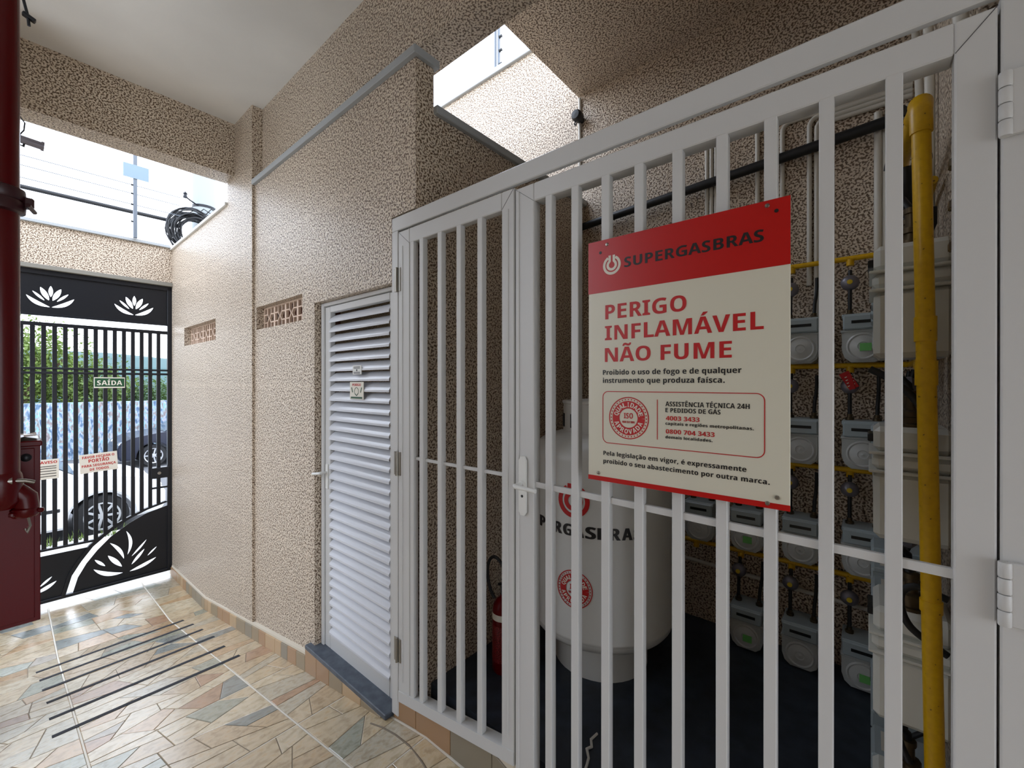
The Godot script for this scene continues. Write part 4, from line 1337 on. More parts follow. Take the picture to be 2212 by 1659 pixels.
# ------------------------------------------------------------------ hydrant and camera at the left edge
func build_hydrant() -> void:
	var c := thing("hose_cabinet", "dark red fire hose cabinet at the left edge with plastic film on top", "cabinet", Vector3(-0.2, 0.793, -2.1))
	part("body", slab(Vector3(-0.48, 0.793, -2.2), Vector3(0.064, 1.35, -2.004), 0.002), M.red_paint, c)
	part("lid", slab(Vector3(-0.485, 1.343, -2.205), Vector3(0.068, 1.36, -1.998), 0.003), M.red_paint, c)
	part("door", slab(Vector3(-0.46, 0.805, -2.006), Vector3(0.052, 1.338, -1.999), 0.002), M.red_paint, c)
	var s := Shape.new()
	s.lathe([Vector2(0, 0), Vector2(0.012, 0), Vector2(0.012, 0.008), Vector2(0.005, 0.012), Vector2(0, 0.012)], 14, Transform3D(Basis(Vector3.RIGHT, PI / 2), Vector3(0.034, 1.31, -1.999)))
	part("door_knob", s, M.black_metal, c)
	s = Shape.new()
	var k := 9
	for i in k:
		for j in 5:
			var P := func(a: int, b: int) -> Vector3: return Vector3(-0.2 + 0.26 * a / k, 1.361 + 0.012 * absf(sin(a * 1.9 + b * 2.3)), -2.19 + 0.17 * b / 5.0)
			for tr in [[[i, j], [i + 1, j], [i + 1, j + 1]], [[i, j], [i + 1, j + 1], [i, j + 1]]]:
				var q := []
				for e in tr: q.append(P.call(e[0], e[1]))
				var nn: Vector3 = (q[1] - q[0]).cross(q[2] - q[0]).normalized()
				if nn.y < 0: nn = -nn
				s.fan(q, nn)
	solo("plastic_film", s, M.plastic_film, "crumpled clear pinkish plastic film lying on the red cabinet", "plastic film")
	var p := thing("fire_pipe", "dark red fire riser pipe running down the left edge to a hydrant valve", "pipe", Vector3(-0.017, 1.2, -1.9))
	s = Shape.new()
	s.tube([Vector3(-0.017, 1.27, -1.9), Vector3(-0.017, 3.64, -1.9)], 0.039, 28)
	part("tube", s, M.dark_red_paint, p)
	s = Shape.new()
	s.lathe([Vector2(0.038, 2.03), Vector2(0.05, 2.035), Vector2(0.052, 2.06), Vector2(0.047, 2.068), Vector2(0.052, 2.076), Vector2(0.05, 2.1), Vector2(0.038, 2.105)], 26, Transform3D(Basis(), Vector3(-0.017, 0, -1.9)))
	s.box(Vector3(0.038, 2.067, -1.89), Vector3(0.022, 0.03, 0.03), 0.004)
	s.tube([Vector3(0.036, 2.055, -1.86), Vector3(0.05, 2.05, -1.91)], 0.006, 8)
	part("coupling", s, M.pipe_clamp_red, p)
	s = Shape.new()
	s.lathe([Vector2(0.0, 1.175), Vector2(0.03, 1.18), Vector2(0.044, 1.2), Vector2(0.046, 1.25), Vector2(0.043, 1.275), Vector2(0.039, 1.285)], 24, Transform3D(Basis(), Vector3(-0.017, 0, -1.9)))
	s.tube([Vector3(-0.017, 1.225, -1.9), Vector3(0.016, 1.222, -1.9), Vector3(0.03, 1.205, -1.9), Vector3(0.034, 1.17, -1.9)], 0.026, 18)
	part("angle_valve", s, M.dark_red_paint, p)
	s = Shape.new()
	s.lathe([Vector2(0, 1.148), Vector2(0.024, 1.148), Vector2(0.03, 1.155), Vector2(0.03, 1.172), Vector2(0.024, 1.178), Vector2(0, 1.18)], 20, Transform3D(Basis(), Vector3(0.03, 0, -1.9)))
	for a in [0.3, 2.4, 4.5]:
		s.box(Vector3(0.03 + 0.033 * cos(a), 1.163, -1.9 + 0.033 * sin(a)), Vector3(0.014, 0.013, 0.014), 0.003, Basis(Vector3.UP, -a))
	part("hose_coupling", s, M.dark_red_paint, p)
	s = Shape.new()
	s.tube([Vector3(0.0, 1.262, -1.872), Vector3(0.03, 1.258, -1.872), Vector3(0.048, 1.25, -1.875)], 0.006, 8)
	s.lathe([Vector2(0, -0.006), Vector2(0.014, -0.006), Vector2(0.014, 0.006), Vector2(0, 0.006)], 12, Transform3D(Basis(Vector3.BACK, PI / 2), Vector3(0.0, 1.262, -1.872)))
	part("valve_lever", s, M.steel, p)
	s = Shape.new()
	s.tube([Vector3(0.036, 1.15, -1.88), Vector3(0.04, 1.125, -1.87), Vector3(0.033, 1.108, -1.868), Vector3(0.03, 1.12, -1.868)], 0.003, 6)
	part("chain", s, M.steel, p)
	# bullet camera on the pillar
	var v := thing("security_camera", "dark bullet security camera poking out beside the red pipe under the beam", "security camera", Vector3(0.0, 2.82, -3.5))
	s = Shape.new()
	s.lathe([Vector2(0, -0.06), Vector2(0.018, -0.058), Vector2(0.02, -0.05), Vector2(0.02, 0.05), Vector2(0.024, 0.05), Vector2(0.024, 0.062), Vector2(0.018, 0.062), Vector2(0.016, 0.054), Vector2(0, 0.054)], 18, Transform3D(Basis(Vector3.BACK, -PI / 2 - 0.08), Vector3(0.062, 2.818, -3.4)))
	part("housing", s, M.regulator_grey, v)
	s = Shape.new()
	s.tube([Vector3(-0.08, 2.86, -3.61), Vector3(-0.06, 2.85, -3.5), Vector3(0.0, 2.835, -3.42), Vector3(0.03, 2.82, -3.4)], 0.009, 10)
	s.lathe([Vector2(0, -0.01), Vector2(0.026, -0.01), Vector2(0.026, 0.01), Vector2(0, 0.01)], 14, Transform3D(Basis(Vector3.RIGHT, PI / 2), Vector3(-0.085, 2.86, -3.59)))
	part("bracket", s, M.black_metal, v)
	s = Shape.new()
	s.tube([Vector3(0.02, 2.83, -3.41), Vector3(0.035, 2.79, -3.4), Vector3(0.05, 2.785, -3.4), Vector3(0.055, 2.81, -3.4)], 0.004, 8)
	s.tube([Vector3(0.03, 2.83, -3.41), Vector3(0.052, 2.87, -3.4), Vector3(0.055, 2.91, -3.4), Vector3(0.035, 2.95, -3.42), Vector3(-0.04, 3.05, -3.6)], 0.003, 8)
	part("cable", s, M.black_rubber, v)
	s = Shape.new()
	s.tube([Vector3(0.045, 3.64, -3.4), Vector3(0.05, 3.56, -3.4), Vector3(0.066, 3.48, -3.4), Vector3(0.07, 3.43, -3.4)], 0.007, 8)
	s.box(Vector3(0.07, 3.475, -3.4), Vector3(0.05, 0.018, 0.03), 0.003, Basis(Vector3.BACK, -0.4))
	solo("cable_hook", s, M.black_metal, "small dark cable hook hanging from the ceiling beside the red pipe", "hook")

# ------------------------------------------------------------------ entrance gate
func leaf_poly(a: Vector2, b: Vector2, w: float, bend := 0.0) -> PackedVector2Array:
	var d := b - a
	var o := Vector2(-d.y, d.x).normalized()
	var up := []
	var dn := []
	for i in 13:
		var t := i / 12.0
		var c := a.lerp(b, t) + o * bend * 4.0 * t * (1.0 - t)
		var h := w * 0.5 * pow(sin(PI * t), 0.8)
		up.append(c + o * h)
		if i > 0 and i < 12:
			dn.push_front(c - o * h)
	up.append_array(dn)
	return PackedVector2Array(up)

func cut_panel(called: String, poly: PackedVector2Array, holes: Array, m: Material, parent: Node3D, z: float) -> void:
	var c := CSGPolygon3D.new()
	c.name = called
	c.polygon = poly
	c.depth = 0.004
	c.material = m
	for i in holes.size():
		var h := CSGPolygon3D.new()
		h.name = "cutout" if i == 0 else "cutout_%03d" % i
		h.operation = CSGShape3D.OPERATION_SUBTRACTION
		h.polygon = holes[i]
		h.depth = 0.06
		h.material = m
		h.position.z = 0.03
		c.add_child(h)
	parent.add_child(c)
	c.position = Vector3(0, 0, z) - parent.position

func build_gate() -> void:
	var bl: Material = M.black_metal
	var z := -6.03
	var t := thing("entrance_gate", "black metal entrance gate with lotus cutouts, next to the right wall", "gate", Vector3(0.55, -0.55, z))
	var x0 := -0.115
	var x1 := 1.187
	part("stile", slab(Vector3(1.145, -0.56, z - 0.02), Vector3(x1, 2.622, z + 0.02), 0.003), bl, t)
	part("stile", slab(Vector3(x0, -0.56, z - 0.02), Vector3(x0 + 0.042, 2.622, z + 0.02), 0.003), bl, t)
	part("top_rail", slab(Vector3(x0, 2.575, z - 0.02), Vector3(x1, 2.622, z + 0.02), 0.003), bl, t)
	part("panel_rail", slab(Vector3(x0, 2.185, z - 0.02), Vector3(1.145, 2.205, z + 0.02), 0.002), bl, t)
	part("bar_rail", slab(Vector3(x0, 2.088, z - 0.018), Vector3(1.145, 2.122, z + 0.018), 0.003), bl, t)
	part("mid_rail", slab(Vector3(x0, 1.674, z - 0.02), Vector3(1.145, 1.694, z + 0.026), 0.003), bl, t)
	part("mid_rail", slab(Vector3(x0, 1.63, z - 0.02), Vector3(1.145, 1.652, z + 0.026), 0.003), bl, t)
	var holes := []
	for cx in [0.261, 0.868]:
		var c := Vector2(cx, 2.272)
		for sg in [-1.0, 1.0]:
			holes.append(leaf_poly(c + Vector2(sg * 0.006, 0.002), c + Vector2(sg * 0.157, 0.1), 0.034, -sg * 0.018))
			holes.append(leaf_poly(c + Vector2(sg * 0.04, 0.06), c + Vector2(sg * 0.118, 0.142), 0.02))
			holes.append(leaf_poly(c + Vector2(sg * 0.012, 0.066), c + Vector2(sg * 0.068, 0.185), 0.038))
		holes.append(leaf_poly(c + Vector2(0, 0.1), c + Vector2(0, 0.205), 0.03))
	cut_panel("top_panel", PackedVector2Array([Vector2(x0 + 0.02, 2.19), Vector2(1.15, 2.19), Vector2(1.15, 2.59), Vector2(x0 + 0.02, 2.59)]), holes, bl, t, z)
	# lower part: curved band, slit and two cut panels
	var outer := [Vector2(0.353, -0.545), Vector2(0.399, -0.357), Vector2(0.464, -0.238), Vector2(0.548, -0.114), Vector2(0.634, -0.035), Vector2(0.741, 0.05), Vector2(0.834, 0.104), Vector2(0.974, 0.165), Vector2(1.146, 0.213)]
	var inner := [Vector2(0.404, -0.545), Vector2(0.442, -0.395), Vector2(0.503, -0.274), Vector2(0.582, -0.164), Vector2(0.681, -0.055), Vector2(0.827, 0.052), Vector2(0.968, 0.125), Vector2(1.15, 0.172)]
	var bs := Shape.new()
	var bp := PackedVector2Array()
	for p in outer: bp.append(p)
	for i in outer.size():
		var p: Vector2 = outer[outer.size() - 1 - i]
		bp.append(p + Vector2(-0.026, 0.02) * (1.0 if p.y < 0.1 else 0.8))
	bs.prism(bp, 0.04, Transform3D(Basis(), Vector3(0, 0, z - 0.02)))
	part("curved_band", bs, bl, t)
	var rp := PackedVector2Array(inner)
	rp.append(Vector2(1.15, -0.545))
	holes = []
	for q in [[0.553, -0.352, 0.777, -0.459, 0.042, -0.028], [0.562, -0.258, 0.64, -0.347, 0.026, 0.0], [0.66, -0.245, 0.768, -0.394, 0.04, 0.0], [0.675, -0.119, 0.784, -0.316, 0.03, 0.018], [0.802, -0.027, 0.811, -0.283, 0.028, 0.03], [0.968, -0.161, 0.843, -0.309, 0.02, 0.004], [0.951, -0.258, 0.843, -0.397, 0.028, 0.0], [1.054, -0.263, 0.974, -0.342, 0.016, 0.0], [1.05, -0.379, 0.827, -0.463, 0.036, 0.012]]:
		holes.append(leaf_poly(Vector2(q[0], q[1]), Vector2(q[2], q[3]), q[4], q[5]))
	cut_panel("lower_panel", rp, holes, bl, t, z)
	var lp := PackedVector2Array([Vector2(x0 + 0.02, -0.112), Vector2(0.518, -0.112)])
	for i in range(2, -1, -1): lp.append(outer[i] + Vector2(-0.015, 0.0))
	lp.append(Vector2(x0 + 0.02, -0.545))
	holes = []
	for q in [[0.268, -0.323, 0.185, -0.40, 0.02, 0.0], [0.298, -0.375, 0.15, -0.455, 0.034, 0.008], [0.12, -0.2, 0.12, -0.36, 0.024, 0.02], [-0.02, -0.33, 0.1, -0.455, 0.036, 0.0]]:
		holes.append(leaf_poly(Vector2(q[0], q[1]), Vector2(q[2], q[3]), q[4], q[5]))
	cut_panel("side_panel", lp, holes, bl, t, z)
	part("low_rail", slab(Vector3(x0, -0.066, z - 0.018), Vector3(0.56, -0.044, z + 0.018), 0.003), bl, t)
	part("bottom_rail", slab(Vector3(x0, -0.56, z - 0.02), Vector3(1.146, -0.53, z + 0.02), 0.003), bl, t)
	for k in range(-2, 15):
		var x := 0.072 + 0.0712 * k
		if x < x0 + 0.05: continue
		var y := -0.05
		if x > 0.548:
			for i in range(3, outer.size() - 1):
				if x >= outer[i].x and x <= outer[i + 1].x:
					y = lerpf(outer[i].y, outer[i + 1].y, (x - outer[i].x) / (outer[i + 1].x - outer[i].x)) + 0.01
		part("bar", slab(Vector3(x - 0.016, y, z - 0.014), Vector3(x + 0.016, 2.1, z + 0.014), 0.002), bl, t)
	part("lock_case", slab(Vector3(1.0, 0.492, z - 0.03), Vector3(1.16, 0.61, z + 0.035), 0.006), bl, t)
	part("lock_bar", slab(Vector3(1.0, 0.375, z - 0.014), Vector3(1.146, 0.395, z + 0.014), 0.002), bl, t)
	var kh := Shape.new()
	kh.lathe([Vector2(0, 0), Vector2(0.016, 0), Vector2(0.016, 0.004), Vector2(0, 0.004)], 14, Transform3D(Basis(Vector3.RIGHT, PI / 2), Vector3(1.07, 0.55, z + 0.035)))
	part("lock_cylinder", kh, M.steel, t)
	var d: Node3D = t.duplicate()
	d.name = numbered("entrance_gate")
	add_child(d)
	d.position.x -= 1.31
	d.set_meta("label", "matching far leaf of the black entrance gate, hidden by the red pipe")
	# signs on the bars
	var e := thing("exit_sign", "small green SAÍDA exit plate fixed to the gate bars", "sign", Vector3(0.673, 1.49, z + 0.02))
	part("panel", slab(Vector3(0.556, 1.492, z + 0.016), Vector3(0.79, 1.602, z + 0.02), 0.001), M.white_print, e)
	part("green_field", slab(Vector3(0.562, 1.506, z + 0.0195), Vector3(0.784, 1.592, z + 0.0215)), M.green_sign, e)
	var mp := func(x: float, y: float, k := 0.0): return func(p: Vector3) -> Vector3: return Vector3(x + p.x, y + p.y, z + k + p.z)
	part("lettering", laid_shape(letters("SAÍDA", 0.19, 0.047), mp.call(0.578, 1.522, 0.0222)), M.white_print, e)
	var f := thing("notice_plate", "white tilted notice with red capitals asking to close the gate", "sign", Vector3(0.59, 0.63, z + 0.02))
	var tilt := Basis(Vector3.BACK, 0.05)
	var s := Shape.new()
	s.box(Vector3(0.592, 0.735, z + 0.018), Vector3(0.28, 0.19, 0.004), 0.001, tilt)
	part("panel", s, M.white_print, f)
	for q in [["FAVOR FECHAR O", 0.235, 0.024, 0.052], ["PORTÃO", 0.15, 0.034, 0.008], ["PARA SEGURANÇA", 0.25, 0.024, -0.034], ["DE TODOS", 0.14, 0.024, -0.074]]:
		part("lettering", laid_shape(moved(letters(q[0], q[1], q[2]), Transform3D(tilt, Vector3(0.592, 0.735, z + 0.0206) + tilt * Vector3(-q[1] / 2, q[3], 0))), func(p: Vector3) -> Vector3: return p), M.print_red, f)
	var h := thing("notice_plate", "white notice with red heading and dark lines, half hidden by the red cabinet", "sign", Vector3(0.23, 0.62, z + 0.02))
	part("panel", slab(Vector3(0.15, 0.622, z + 0.016), Vector3(0.313, 0.812, z + 0.02), 0.001), M.white_print, h)
	part("lettering", laid_shape(letters("AVISO", 0.11, 0.024), mp.call(0.19, 0.772, 0.0206)), M.print_red, h)
	var ln := PackedVector3Array()
	for yy in [0.745, 0.725, 0.70, 0.675, 0.65]:
		ln.append_array(moved(band([Vector2(0, 0), Vector2(0.13, 0)], 0.006), Transform3D(Basis(), Vector3(0.165, yy, 0))))
	part("print", laid_shape(ln, mp.call(0.0, 0.0, 0.0206)), M.black_rubber, h)

# ------------------------------------------------------------------ the street
func car(called: String, label: String, at: Vector3, turn: float, paint: Material) -> void:
	var t := thing(called, label, "car", at, "", turn)
	# side profile: x forward (front at +2.0), y up, wheels at x = 1.25 and -1.3
	var L := 1.72
	var prof := []
	var arch := func(c: float) -> Array:
		var o := []
		for i in 13:
			var a := PI - PI * i / 12.0
			o.append(Vector2(c + 0.37 * cos(a), 0.30 + 0.37 * sin(a)))
		return o
	prof.append_array([Vector2(-1.98, 0.35), Vector2(-1.92, 0.24), Vector2(-1.67, 0.22)])
	prof.append_array(arch.call(-1.3))
	prof.append_array([Vector2(-0.9, 0.2), Vector2(0.85, 0.2)])
	prof.append_array(arch.call(1.25))
	prof.append_array([Vector2(1.66, 0.22), Vector2(1.95, 0.24), Vector2(2.02, 0.36), Vector2(2.02, 0.56), Vector2(1.94, 0.72), Vector2(1.7, 0.84), Vector2(1.2, 0.93), Vector2(0.85, 0.97), Vector2(-1.75, 1.0), Vector2(-1.98, 0.92), Vector2(-2.03, 0.6)])
	var s := Shape.new()
	s.prism(PackedVector2Array(prof), L - 0.08, Transform3D(Basis(), Vector3(0, 0, -L / 2 + 0.04)))
	var p2 := PackedVector2Array(prof)
	var q2 := Geometry2D.offset_polygon(p2, -0.035, Geometry2D.JOIN_MITER)
	if q2.size():
		s.prism(q2[0], L, Transform3D(Basis(), Vector3(0, 0, -L / 2)))
	part("body", s, paint, t, false)
	s = Shape.new()
	var low := [Vector2(1.0, 0.94), Vector2(0.3, 1.4), Vector2(-0.15, 1.46), Vector2(-1.2, 1.44), Vector2(-1.75, 1.2), Vector2(-1.95, 0.95)]
	for i in low.size() - 1:
		var wa: float = L / 2 - 0.06 - (low[i].y - 0.94) * 0.3
		var wb: float = L / 2 - 0.06 - (low[i + 1].y - 0.94) * 0.3
		var a0 := Vector3(low[i].x, low[i].y, wa)
		var b0 := Vector3(low[i + 1].x, low[i + 1].y, wb)
		var mz := Vector3(1, 1, -1)
		var d: Vector2 = low[i + 1] - low[i]
		s.fan([a0, b0, b0 * mz, a0 * mz], Vector3(d.y, -d.x, 0).normalized() * (1.0 if -d.x > 0 else 1.0))
		for k in [1.0, -1.0]:
			var g := Vector3(1, 1, k)
			s.fan([a0 * g, b0 * g, Vector3(b0.x, 0.94, (L / 2 - 0.06) * k), Vector3(a0.x, 0.94, (L / 2 - 0.06) * k)], Vector3(0, 0.3, k).normalized())
	part("cabin", s, paint, t, false)
	for k in [1.0, -1.0]:
		s = Shape.new()
		for w in [[Vector2(0.78, 1.0), Vector2(0.27, 1.34), Vector2(-0.2, 1.4), Vector2(-0.2, 1.0)], [Vector2(-0.3, 1.0), Vector2(-0.3, 1.4), Vector2(-1.15, 1.38), Vector2(-1.55, 1.18), Vector2(-1.6, 1.02)]]:
			var pts := []
			for q in w: pts.append(Vector3(q.x, q.y, (L / 2 - 0.052 - (q.y - 0.94) * 0.3) * k))
			s.fan(pts, Vector3(0, 0.3, k).normalized())
		part("side_window", s, M.car_glass, t, false)
	s = Shape.new()
	s.fan([Vector3(0.98, 0.965, 0.72), Vector3(0.36, 1.375, 0.6), Vector3(0.36, 1.375, -0.6), Vector3(0.98, 0.965, -0.72)], Vector3(0.55, 0.83, 0))
	part("windscreen", s, M.car_glass, t, false)
	for wx in [1.25, -1.3]:
		for k in [1.0, -1.0]:
			var bs := Basis(Vector3.RIGHT, PI / 2 * k)
			var xf := Transform3D(bs, Vector3(wx, 0.31, (L / 2 - 0.2) * k))
			s = Shape.new()
			s.lathe([Vector2(0.0, 0.0), Vector2(0.29, 0.0), Vector2(0.315, 0.03), Vector2(0.315, 0.16), Vector2(0.295, 0.19), Vector2(0.215, 0.19), Vector2(0.205, 0.15), Vector2(0, 0.15)], 32, xf)
			var wh := part("wheel", s, M.tyre, t, false)
			s = Shape.new()
			s.lathe([Vector2(0.19, 0.175), Vector2(0.213, 0.19), Vector2(0.213, 0.195), Vector2(0.19, 0.192)], 32, xf)
			s.lathe([Vector2(0, 0.18), Vector2(0.045, 0.178), Vector2(0.045, 0.155)], 16, xf)
			for i in 7:
				var a := TAU * i / 7
				s.box(xf * Vector3(cos(a) * 0.12, 0.17, sin(a) * 0.12), Vector3(0.16, 0.02, 0.035), 0.004, bs * Basis(Vector3.UP, -a))
			part("rim", s, M.alloy, wh, false)
	for k in [1.0, -1.0]:
		s = Shape.new()
		s.box(Vector3(1.86, 0.68, 0.66 * k), Vector3(0.24, 0.14, 0.3), 0.04, Basis(Vector3.BACK, -0.35))
		part("headlight", s, M.chrome, t, false)
		s = Shape.new()
		s.box(Vector3(0.72, 1.0, 0.93 * k), Vector3(0.1, 0.12, 0.16), 0.03)
		part("mirror", s, paint, t, false)
	s = Shape.new()
	s.box(Vector3(-0.2, 0.8, L / 2 + 0.002), Vector3(0.18, 0.022, 0.02), 0.006)
	s.box(Vector3(-1.15, 0.8, L / 2 + 0.002), Vector3(0.18, 0.022, 0.02), 0.006)
	s.box(Vector3(0.0, 0.5, L / 2 + 0.0), Vector3(1.6, 0.05, 0.02), 0.006)
	part("door_trim", s, M.tyre if paint == M.car_white else paint, t, false)

func crown(parent: Node3D, c: Vector3, r: Vector3, k: int, m: Material, size: float) -> void:
	var s := Shape.new()
	var lf := leaf_poly(Vector2(0, 0), Vector2(0, 1), 0.55)
	var pts := []
	for q in lf: pts.append(Vector3(q.x, q.y, 0.12 * absf(q.x)))
	s.fan(pts, Vector3.BACK)
	var mm := MultiMesh.new()
	mm.transform_format = MultiMesh.TRANSFORM_3D
	mm.mesh = s.mesh()
	mm.instance_count = k
	for i in k:
		var d := Vector3(rng.randfn(), rng.randfn(), rng.randfn()).normalized() * pow(rng.randf(), 0.4)
		d *= 1.0 + 0.3 * sin(d.x * 7.0 + d.y * 5.0) * sin(d.z * 6.0 + d.y * 3.0)
		var b := Basis.from_euler(Vector3(rng.randf() * TAU, rng.randf() * TAU, rng.randf() * TAU)).scaled(Vector3.ONE * size * rng.randf_range(0.6, 1.3))
		mm.set_instance_transform(i, Transform3D(b, c + d * r))
	var o := MultiMeshInstance3D.new()
	o.name = "crown"
	o.multimesh = mm
	o.material_override = m
	o.set_meta("kind", "stuff")
	parent.add_child(o)

func tree(label: String, at: Vector3, h: float, r: Vector3, k: int, m: Material, group := "") -> void:
	var t := thing("street_tree", label, "tree", at, group)
	var s := Shape.new()
	s.tube([Vector3.ZERO, Vector3(0.05, h * 0.4, 0), Vector3(0.0, h * 0.8, 0.05)], 0.12, 10)
	for i in 5:
		var a := i * 1.3
		s.tube([Vector3(0.03, h * 0.5, 0), Vector3(cos(a) * r.x * 0.6, h + 0.2 * r.y, sin(a) * r.z * 0.6)], 0.04, 6)
	part("trunk", s, M.bark, t, false)
	crown(t, Vector3(0, h, 0), r, k, m, 0.11)

func build_outside() -> void:
	struct("ground", slab(Vector3(-60, -1.3, -90), Vector3(70, -0.82, -8.7)), M.asphalt, "grey street surface beyond the gate", "street")
	struct("floor_sidewalk", slab(Vector3(-30, -1.3, -8.72), Vector3(30, -0.68, -6.06), 0.02), M.concrete, "pale concrete sidewalk outside the gate", "sidewalk")
	struct("ground_yard", slab(Vector3(-30, -1.4, -6.1), Vector3(30, -1.0, 40)), M.concrete, "concrete ground around the building", "ground")
	car("car", "white car parked at the kerb right outside the gate", Vector3(-0.32, -0.82, -9.9), 0.0, M.car_white)
	car("car", "dark blue car parked across the street by the painted wall", Vector3(3.9, -0.82, -16.4), PI, M.car_dark)
	struct("wall_mural", slab(Vector3(-14, -0.82, -18.9), Vector3(20, 0.95, -18.7), 0.01), M.mural, "painted wall with pastel graffiti across the street")
	tree("bushy green tree behind the painted wall, leftmost through the gate", Vector3(0.3, -0.82, -21.5), 2.9, Vector3(1.5, 1.5, 1.3), 9000, M.leaf_1)
	tree("lower light green tree behind the painted wall, beside the leftmost tree", Vector3(1.8, -0.82, -21.8), 2.1, Vector3(1.3, 1.2, 1.2), 7000, M.leaf_0)
	tree("short dark green tree behind the painted wall, above the dark car", Vector3(3.6, -0.82, -22.5), 1.6, Vector3(1.3, 0.95, 1.2), 6000, M.leaf_2)
	tree("light green tree far left behind the painted wall", Vector3(-2.2, -0.82, -21.8), 2.8, Vector3(1.6, 1.5, 1.3), 5000, M.leaf_0)
	var hs := Shape.new()
	hs.lathe([Vector2(30, 0), Vector2(26, 2.2), Vector2(20, 4.3), Vector2(12, 5.6), Vector2(5, 6.2), Vector2(0, 6.3)], 30, Transform3D(Basis(Vector3(1, 0, 0), Vector3(0, 1, 0), Vector3(0, 0, 0.4)), Vector3(4, -0.85, -74)))
	solo("hill", hs, M.hill_green, "distant blue-green wooded hill low on the skyline", "hill", "", "structure")
	var gt := []
	for i in 5:
		var g := thing("grass_tuft", "weedy grass tuft at the kerb beside the white car, number", "grass", [Vector3(0.35, -0.68, -8.55), Vector3(0.62, -0.68, -8.6), Vector3(0.95, -0.68, -8.5), Vector3(1.2, -0.68, -8.6), Vector3(-0.2, -0.68, -8.6)][i], "grass tufts at the kerb")
		g.set_meta("label", "weedy green grass tuft at the kerb by the white car, %s" % ["second from the left", "third from the left", "fourth from the left", "rightmost of the five", "leftmost of the five"][i])
		var s := Shape.new()
		for k in 26:
			var a := rng.randf() * TAU
			var l := rng.randf_range(0.05, 0.16)
			var b := Vector3(rng.randf_range(-0.08, 0.08), 0, rng.randf_range(-0.05, 0.05))
			var d := Vector3(cos(a), 0, sin(a))
			var sd := Vector3(-d.z, 0, d.x) * 0.007
			s.fan([b - sd, b + sd, b + d * l * 0.35 + Vector3(0, l, 0)], (d * 0.3 + Vector3.UP * 0.2 + sd.normalized()).normalized())
		part("blades", s, M.leaf_1, g, false)
	# utility pole with a bundle of cable
	var p := thing("utility_pole", "pale concrete utility pole behind the low wall, above the gate", "utility pole", Vector3(2.03, -0.68, -8.2))
	var s := Shape.new()
	s.lathe([Vector2(0.19, 0), Vector2(0.125, 10.0), Vector2(0, 10.02)], 20, Transform3D(Basis(), p.position))
	part("shaft", s, M.pole_concrete, p)
	s = Shape.new()
	s.lathe([Vector2(0.14, -0.02), Vector2(0.162, -0.02), Vector2(0.162, 0.02), Vector2(0.14, 0.02)], 20, Transform3D(Basis(), Vector3(2.03, 4.35, -8.2)))
	s.tube([Vector3(1.89, 4.36, -8.1), Vector3(1.8, 4.36, -8.0), Vector3(1.74, 4.4, -8.0)], 0.01, 8)
	s.tube([Vector3(2.17, 4.36, -8.1), Vector3(2.24, 4.3, -8.0), Vector3(2.27, 4.2, -8.0)], 0.008, 8)
	s.lathe([Vector2(0, 0), Vector2(0.03, 0.0), Vector2(0.02, 0.05), Vector2(0.03, 0.06), Vector2(0, 0.1)], 10, Transform3D(Basis(), Vector3(1.74, 4.38, -8.0)))
	part("bracket", s, M.black_metal, p)
	var cb := thing("cable_coil", "tangled coil of dark cable hanging at the utility pole", "cable coil", Vector3(1.8, 3.8, -8.0))
	for i in 24:
		s = Shape.new()
		var pts := []
		var c := Vector3(1.82 + rng.randf_range(-0.05, 0.05), 3.84 + rng.randf_range(-0.05, 0.05), -7.9 + rng.randf_range(-0.05, 0.05))
		var r := rng.randf_range(0.22, 0.34)
		for k in 26:
			var a := TAU * k / 26
			pts.append(c + Vector3(cos(a) * r * 0.95, sin(a) * r, sin(a * 2.0 + i) * 0.05))
		s.tube(pts, rng.randf_range(0.007, 0.013), 7, true)
		part("loop", s, M.black_rubber, cb)
	for i in 5:
		s = Shape.new()
		var q := Vector3(1.75 + 0.1 * i, 4.12, -8.0)
		s.tube([q, q + Vector3(0.12, 0.12 + 0.03 * i, 0.02), q + Vector3(0.3, 0.05, 0.05), q + Vector3(0.42, -0.1, 0.0)], 0.006, 6)
		part("stray_end", s, M.black_rubber, cb)
	s = Shape.new()
	s.tube([Vector3(-14, 4.02, -8.05), Vector3(-4, 3.97, -8.05), Vector3(1.6, 3.99, -8.05)], 0.028, 10)
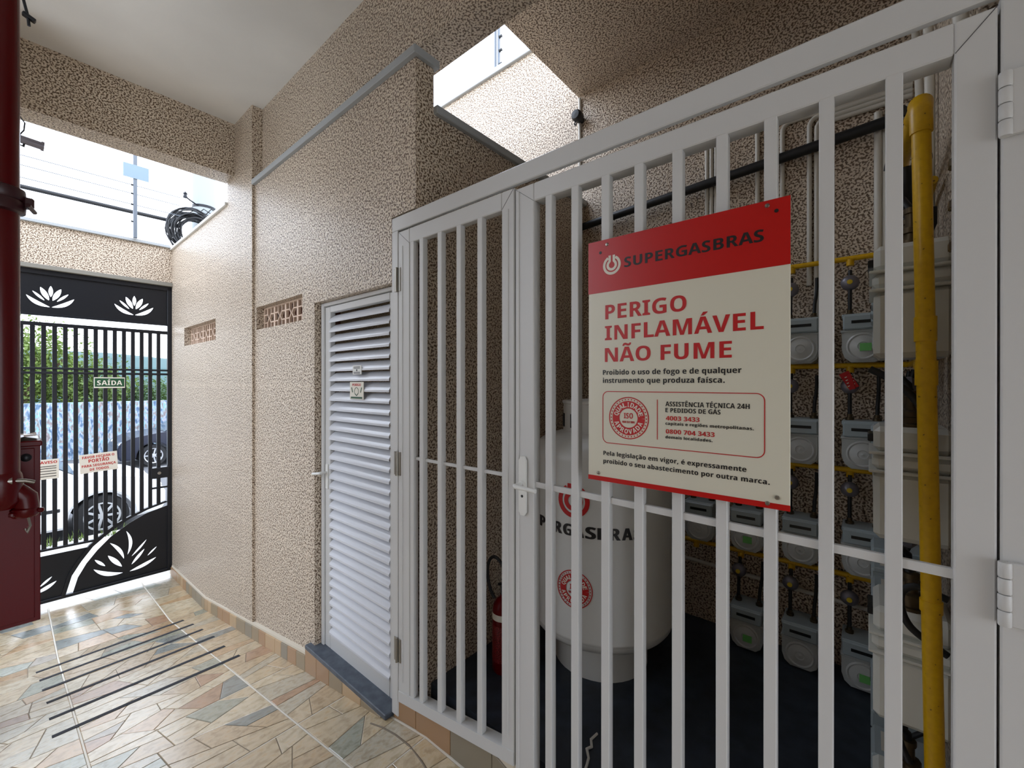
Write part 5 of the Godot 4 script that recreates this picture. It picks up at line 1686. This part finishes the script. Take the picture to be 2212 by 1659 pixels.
	solo("street_cable", s, M.black_rubber, "thick dark telephone cable crossing the opening above the gate", "cable")
	# electric fence on the lintel
	var fp := thing("fence_rod", "thin pale electric fence rod with insulators standing on the gate lintel", "fence post", Vector3(0.864, 3.08, -5.95))
	s = Shape.new()
	s.span(Vector3(0.848, 3.078, -5.966), Vector3(0.88, 4.3, -5.934), 0.003)
	part("rod", s, M.rod_grey, fp)
	for i in 4:
		s = Shape.new()
		s.lathe([Vector2(0, 0), Vector2(0.012, 0), Vector2(0.008, 0.01), Vector2(0.012, 0.02), Vector2(0, 0.024)], 10, Transform3D(Basis(Vector3.BACK, PI / 2), Vector3(0.853, [3.25, 3.43, 3.544, 3.635][i], -5.95)))
		part("insulator", s, M.black_rubber, fp)
	var fs := thing("fence_plate", "small pale blue-grey plate clipped to the electric fence rod", "plate", Vector3(0.868, 3.70, -5.93))
	part("panel", slab(Vector3(0.766, 3.70, -5.931), Vector3(0.972, 3.845, -5.927), 0.001), M.plate_blue, fs)
	var fw := ["lowest", "middle", "highest"]
	for i in 3:
		s = Shape.new()
		s.tube([Vector3(-1.7, [3.43, 3.544, 3.635][i], -5.95), Vector3(1.25, [3.43, 3.544, 3.635][i], -5.95)], 0.0038, 5)
		solo("fence_wire", s, M.rod_grey, "thin electric fence wire above the gate lintel, %s of the three" % fw[i], "wire", "fence wires above the gate")
	var yp := thing("fence_rod", "pale fence rod with black insulators on top of the tall rear wall", "fence post", Vector3(2.76, 4.24, -2.48))
	s = Shape.new()
	s.span(Vector3(2.75, 4.238, -2.49), Vector3(2.77, 5.1, -2.47), 0.002)
	s.span(Vector3(2.75, 4.238, -2.525), Vector3(2.77, 4.9, -2.51), 0.002)
	part("rod", s, M.rod_grey, yp)
	for i in 5:
		s = Shape.new()
		s.lathe([Vector2(0, 0), Vector2(0.014, 0), Vector2(0.009, 0.012), Vector2(0.014, 0.024), Vector2(0, 0.03)], 10, Transform3D(Basis(Vector3.RIGHT, PI / 2), Vector3(2.76, 4.32 + 0.12 * i, -2.47)))
		part("insulator", s, M.black_rubber, yp)
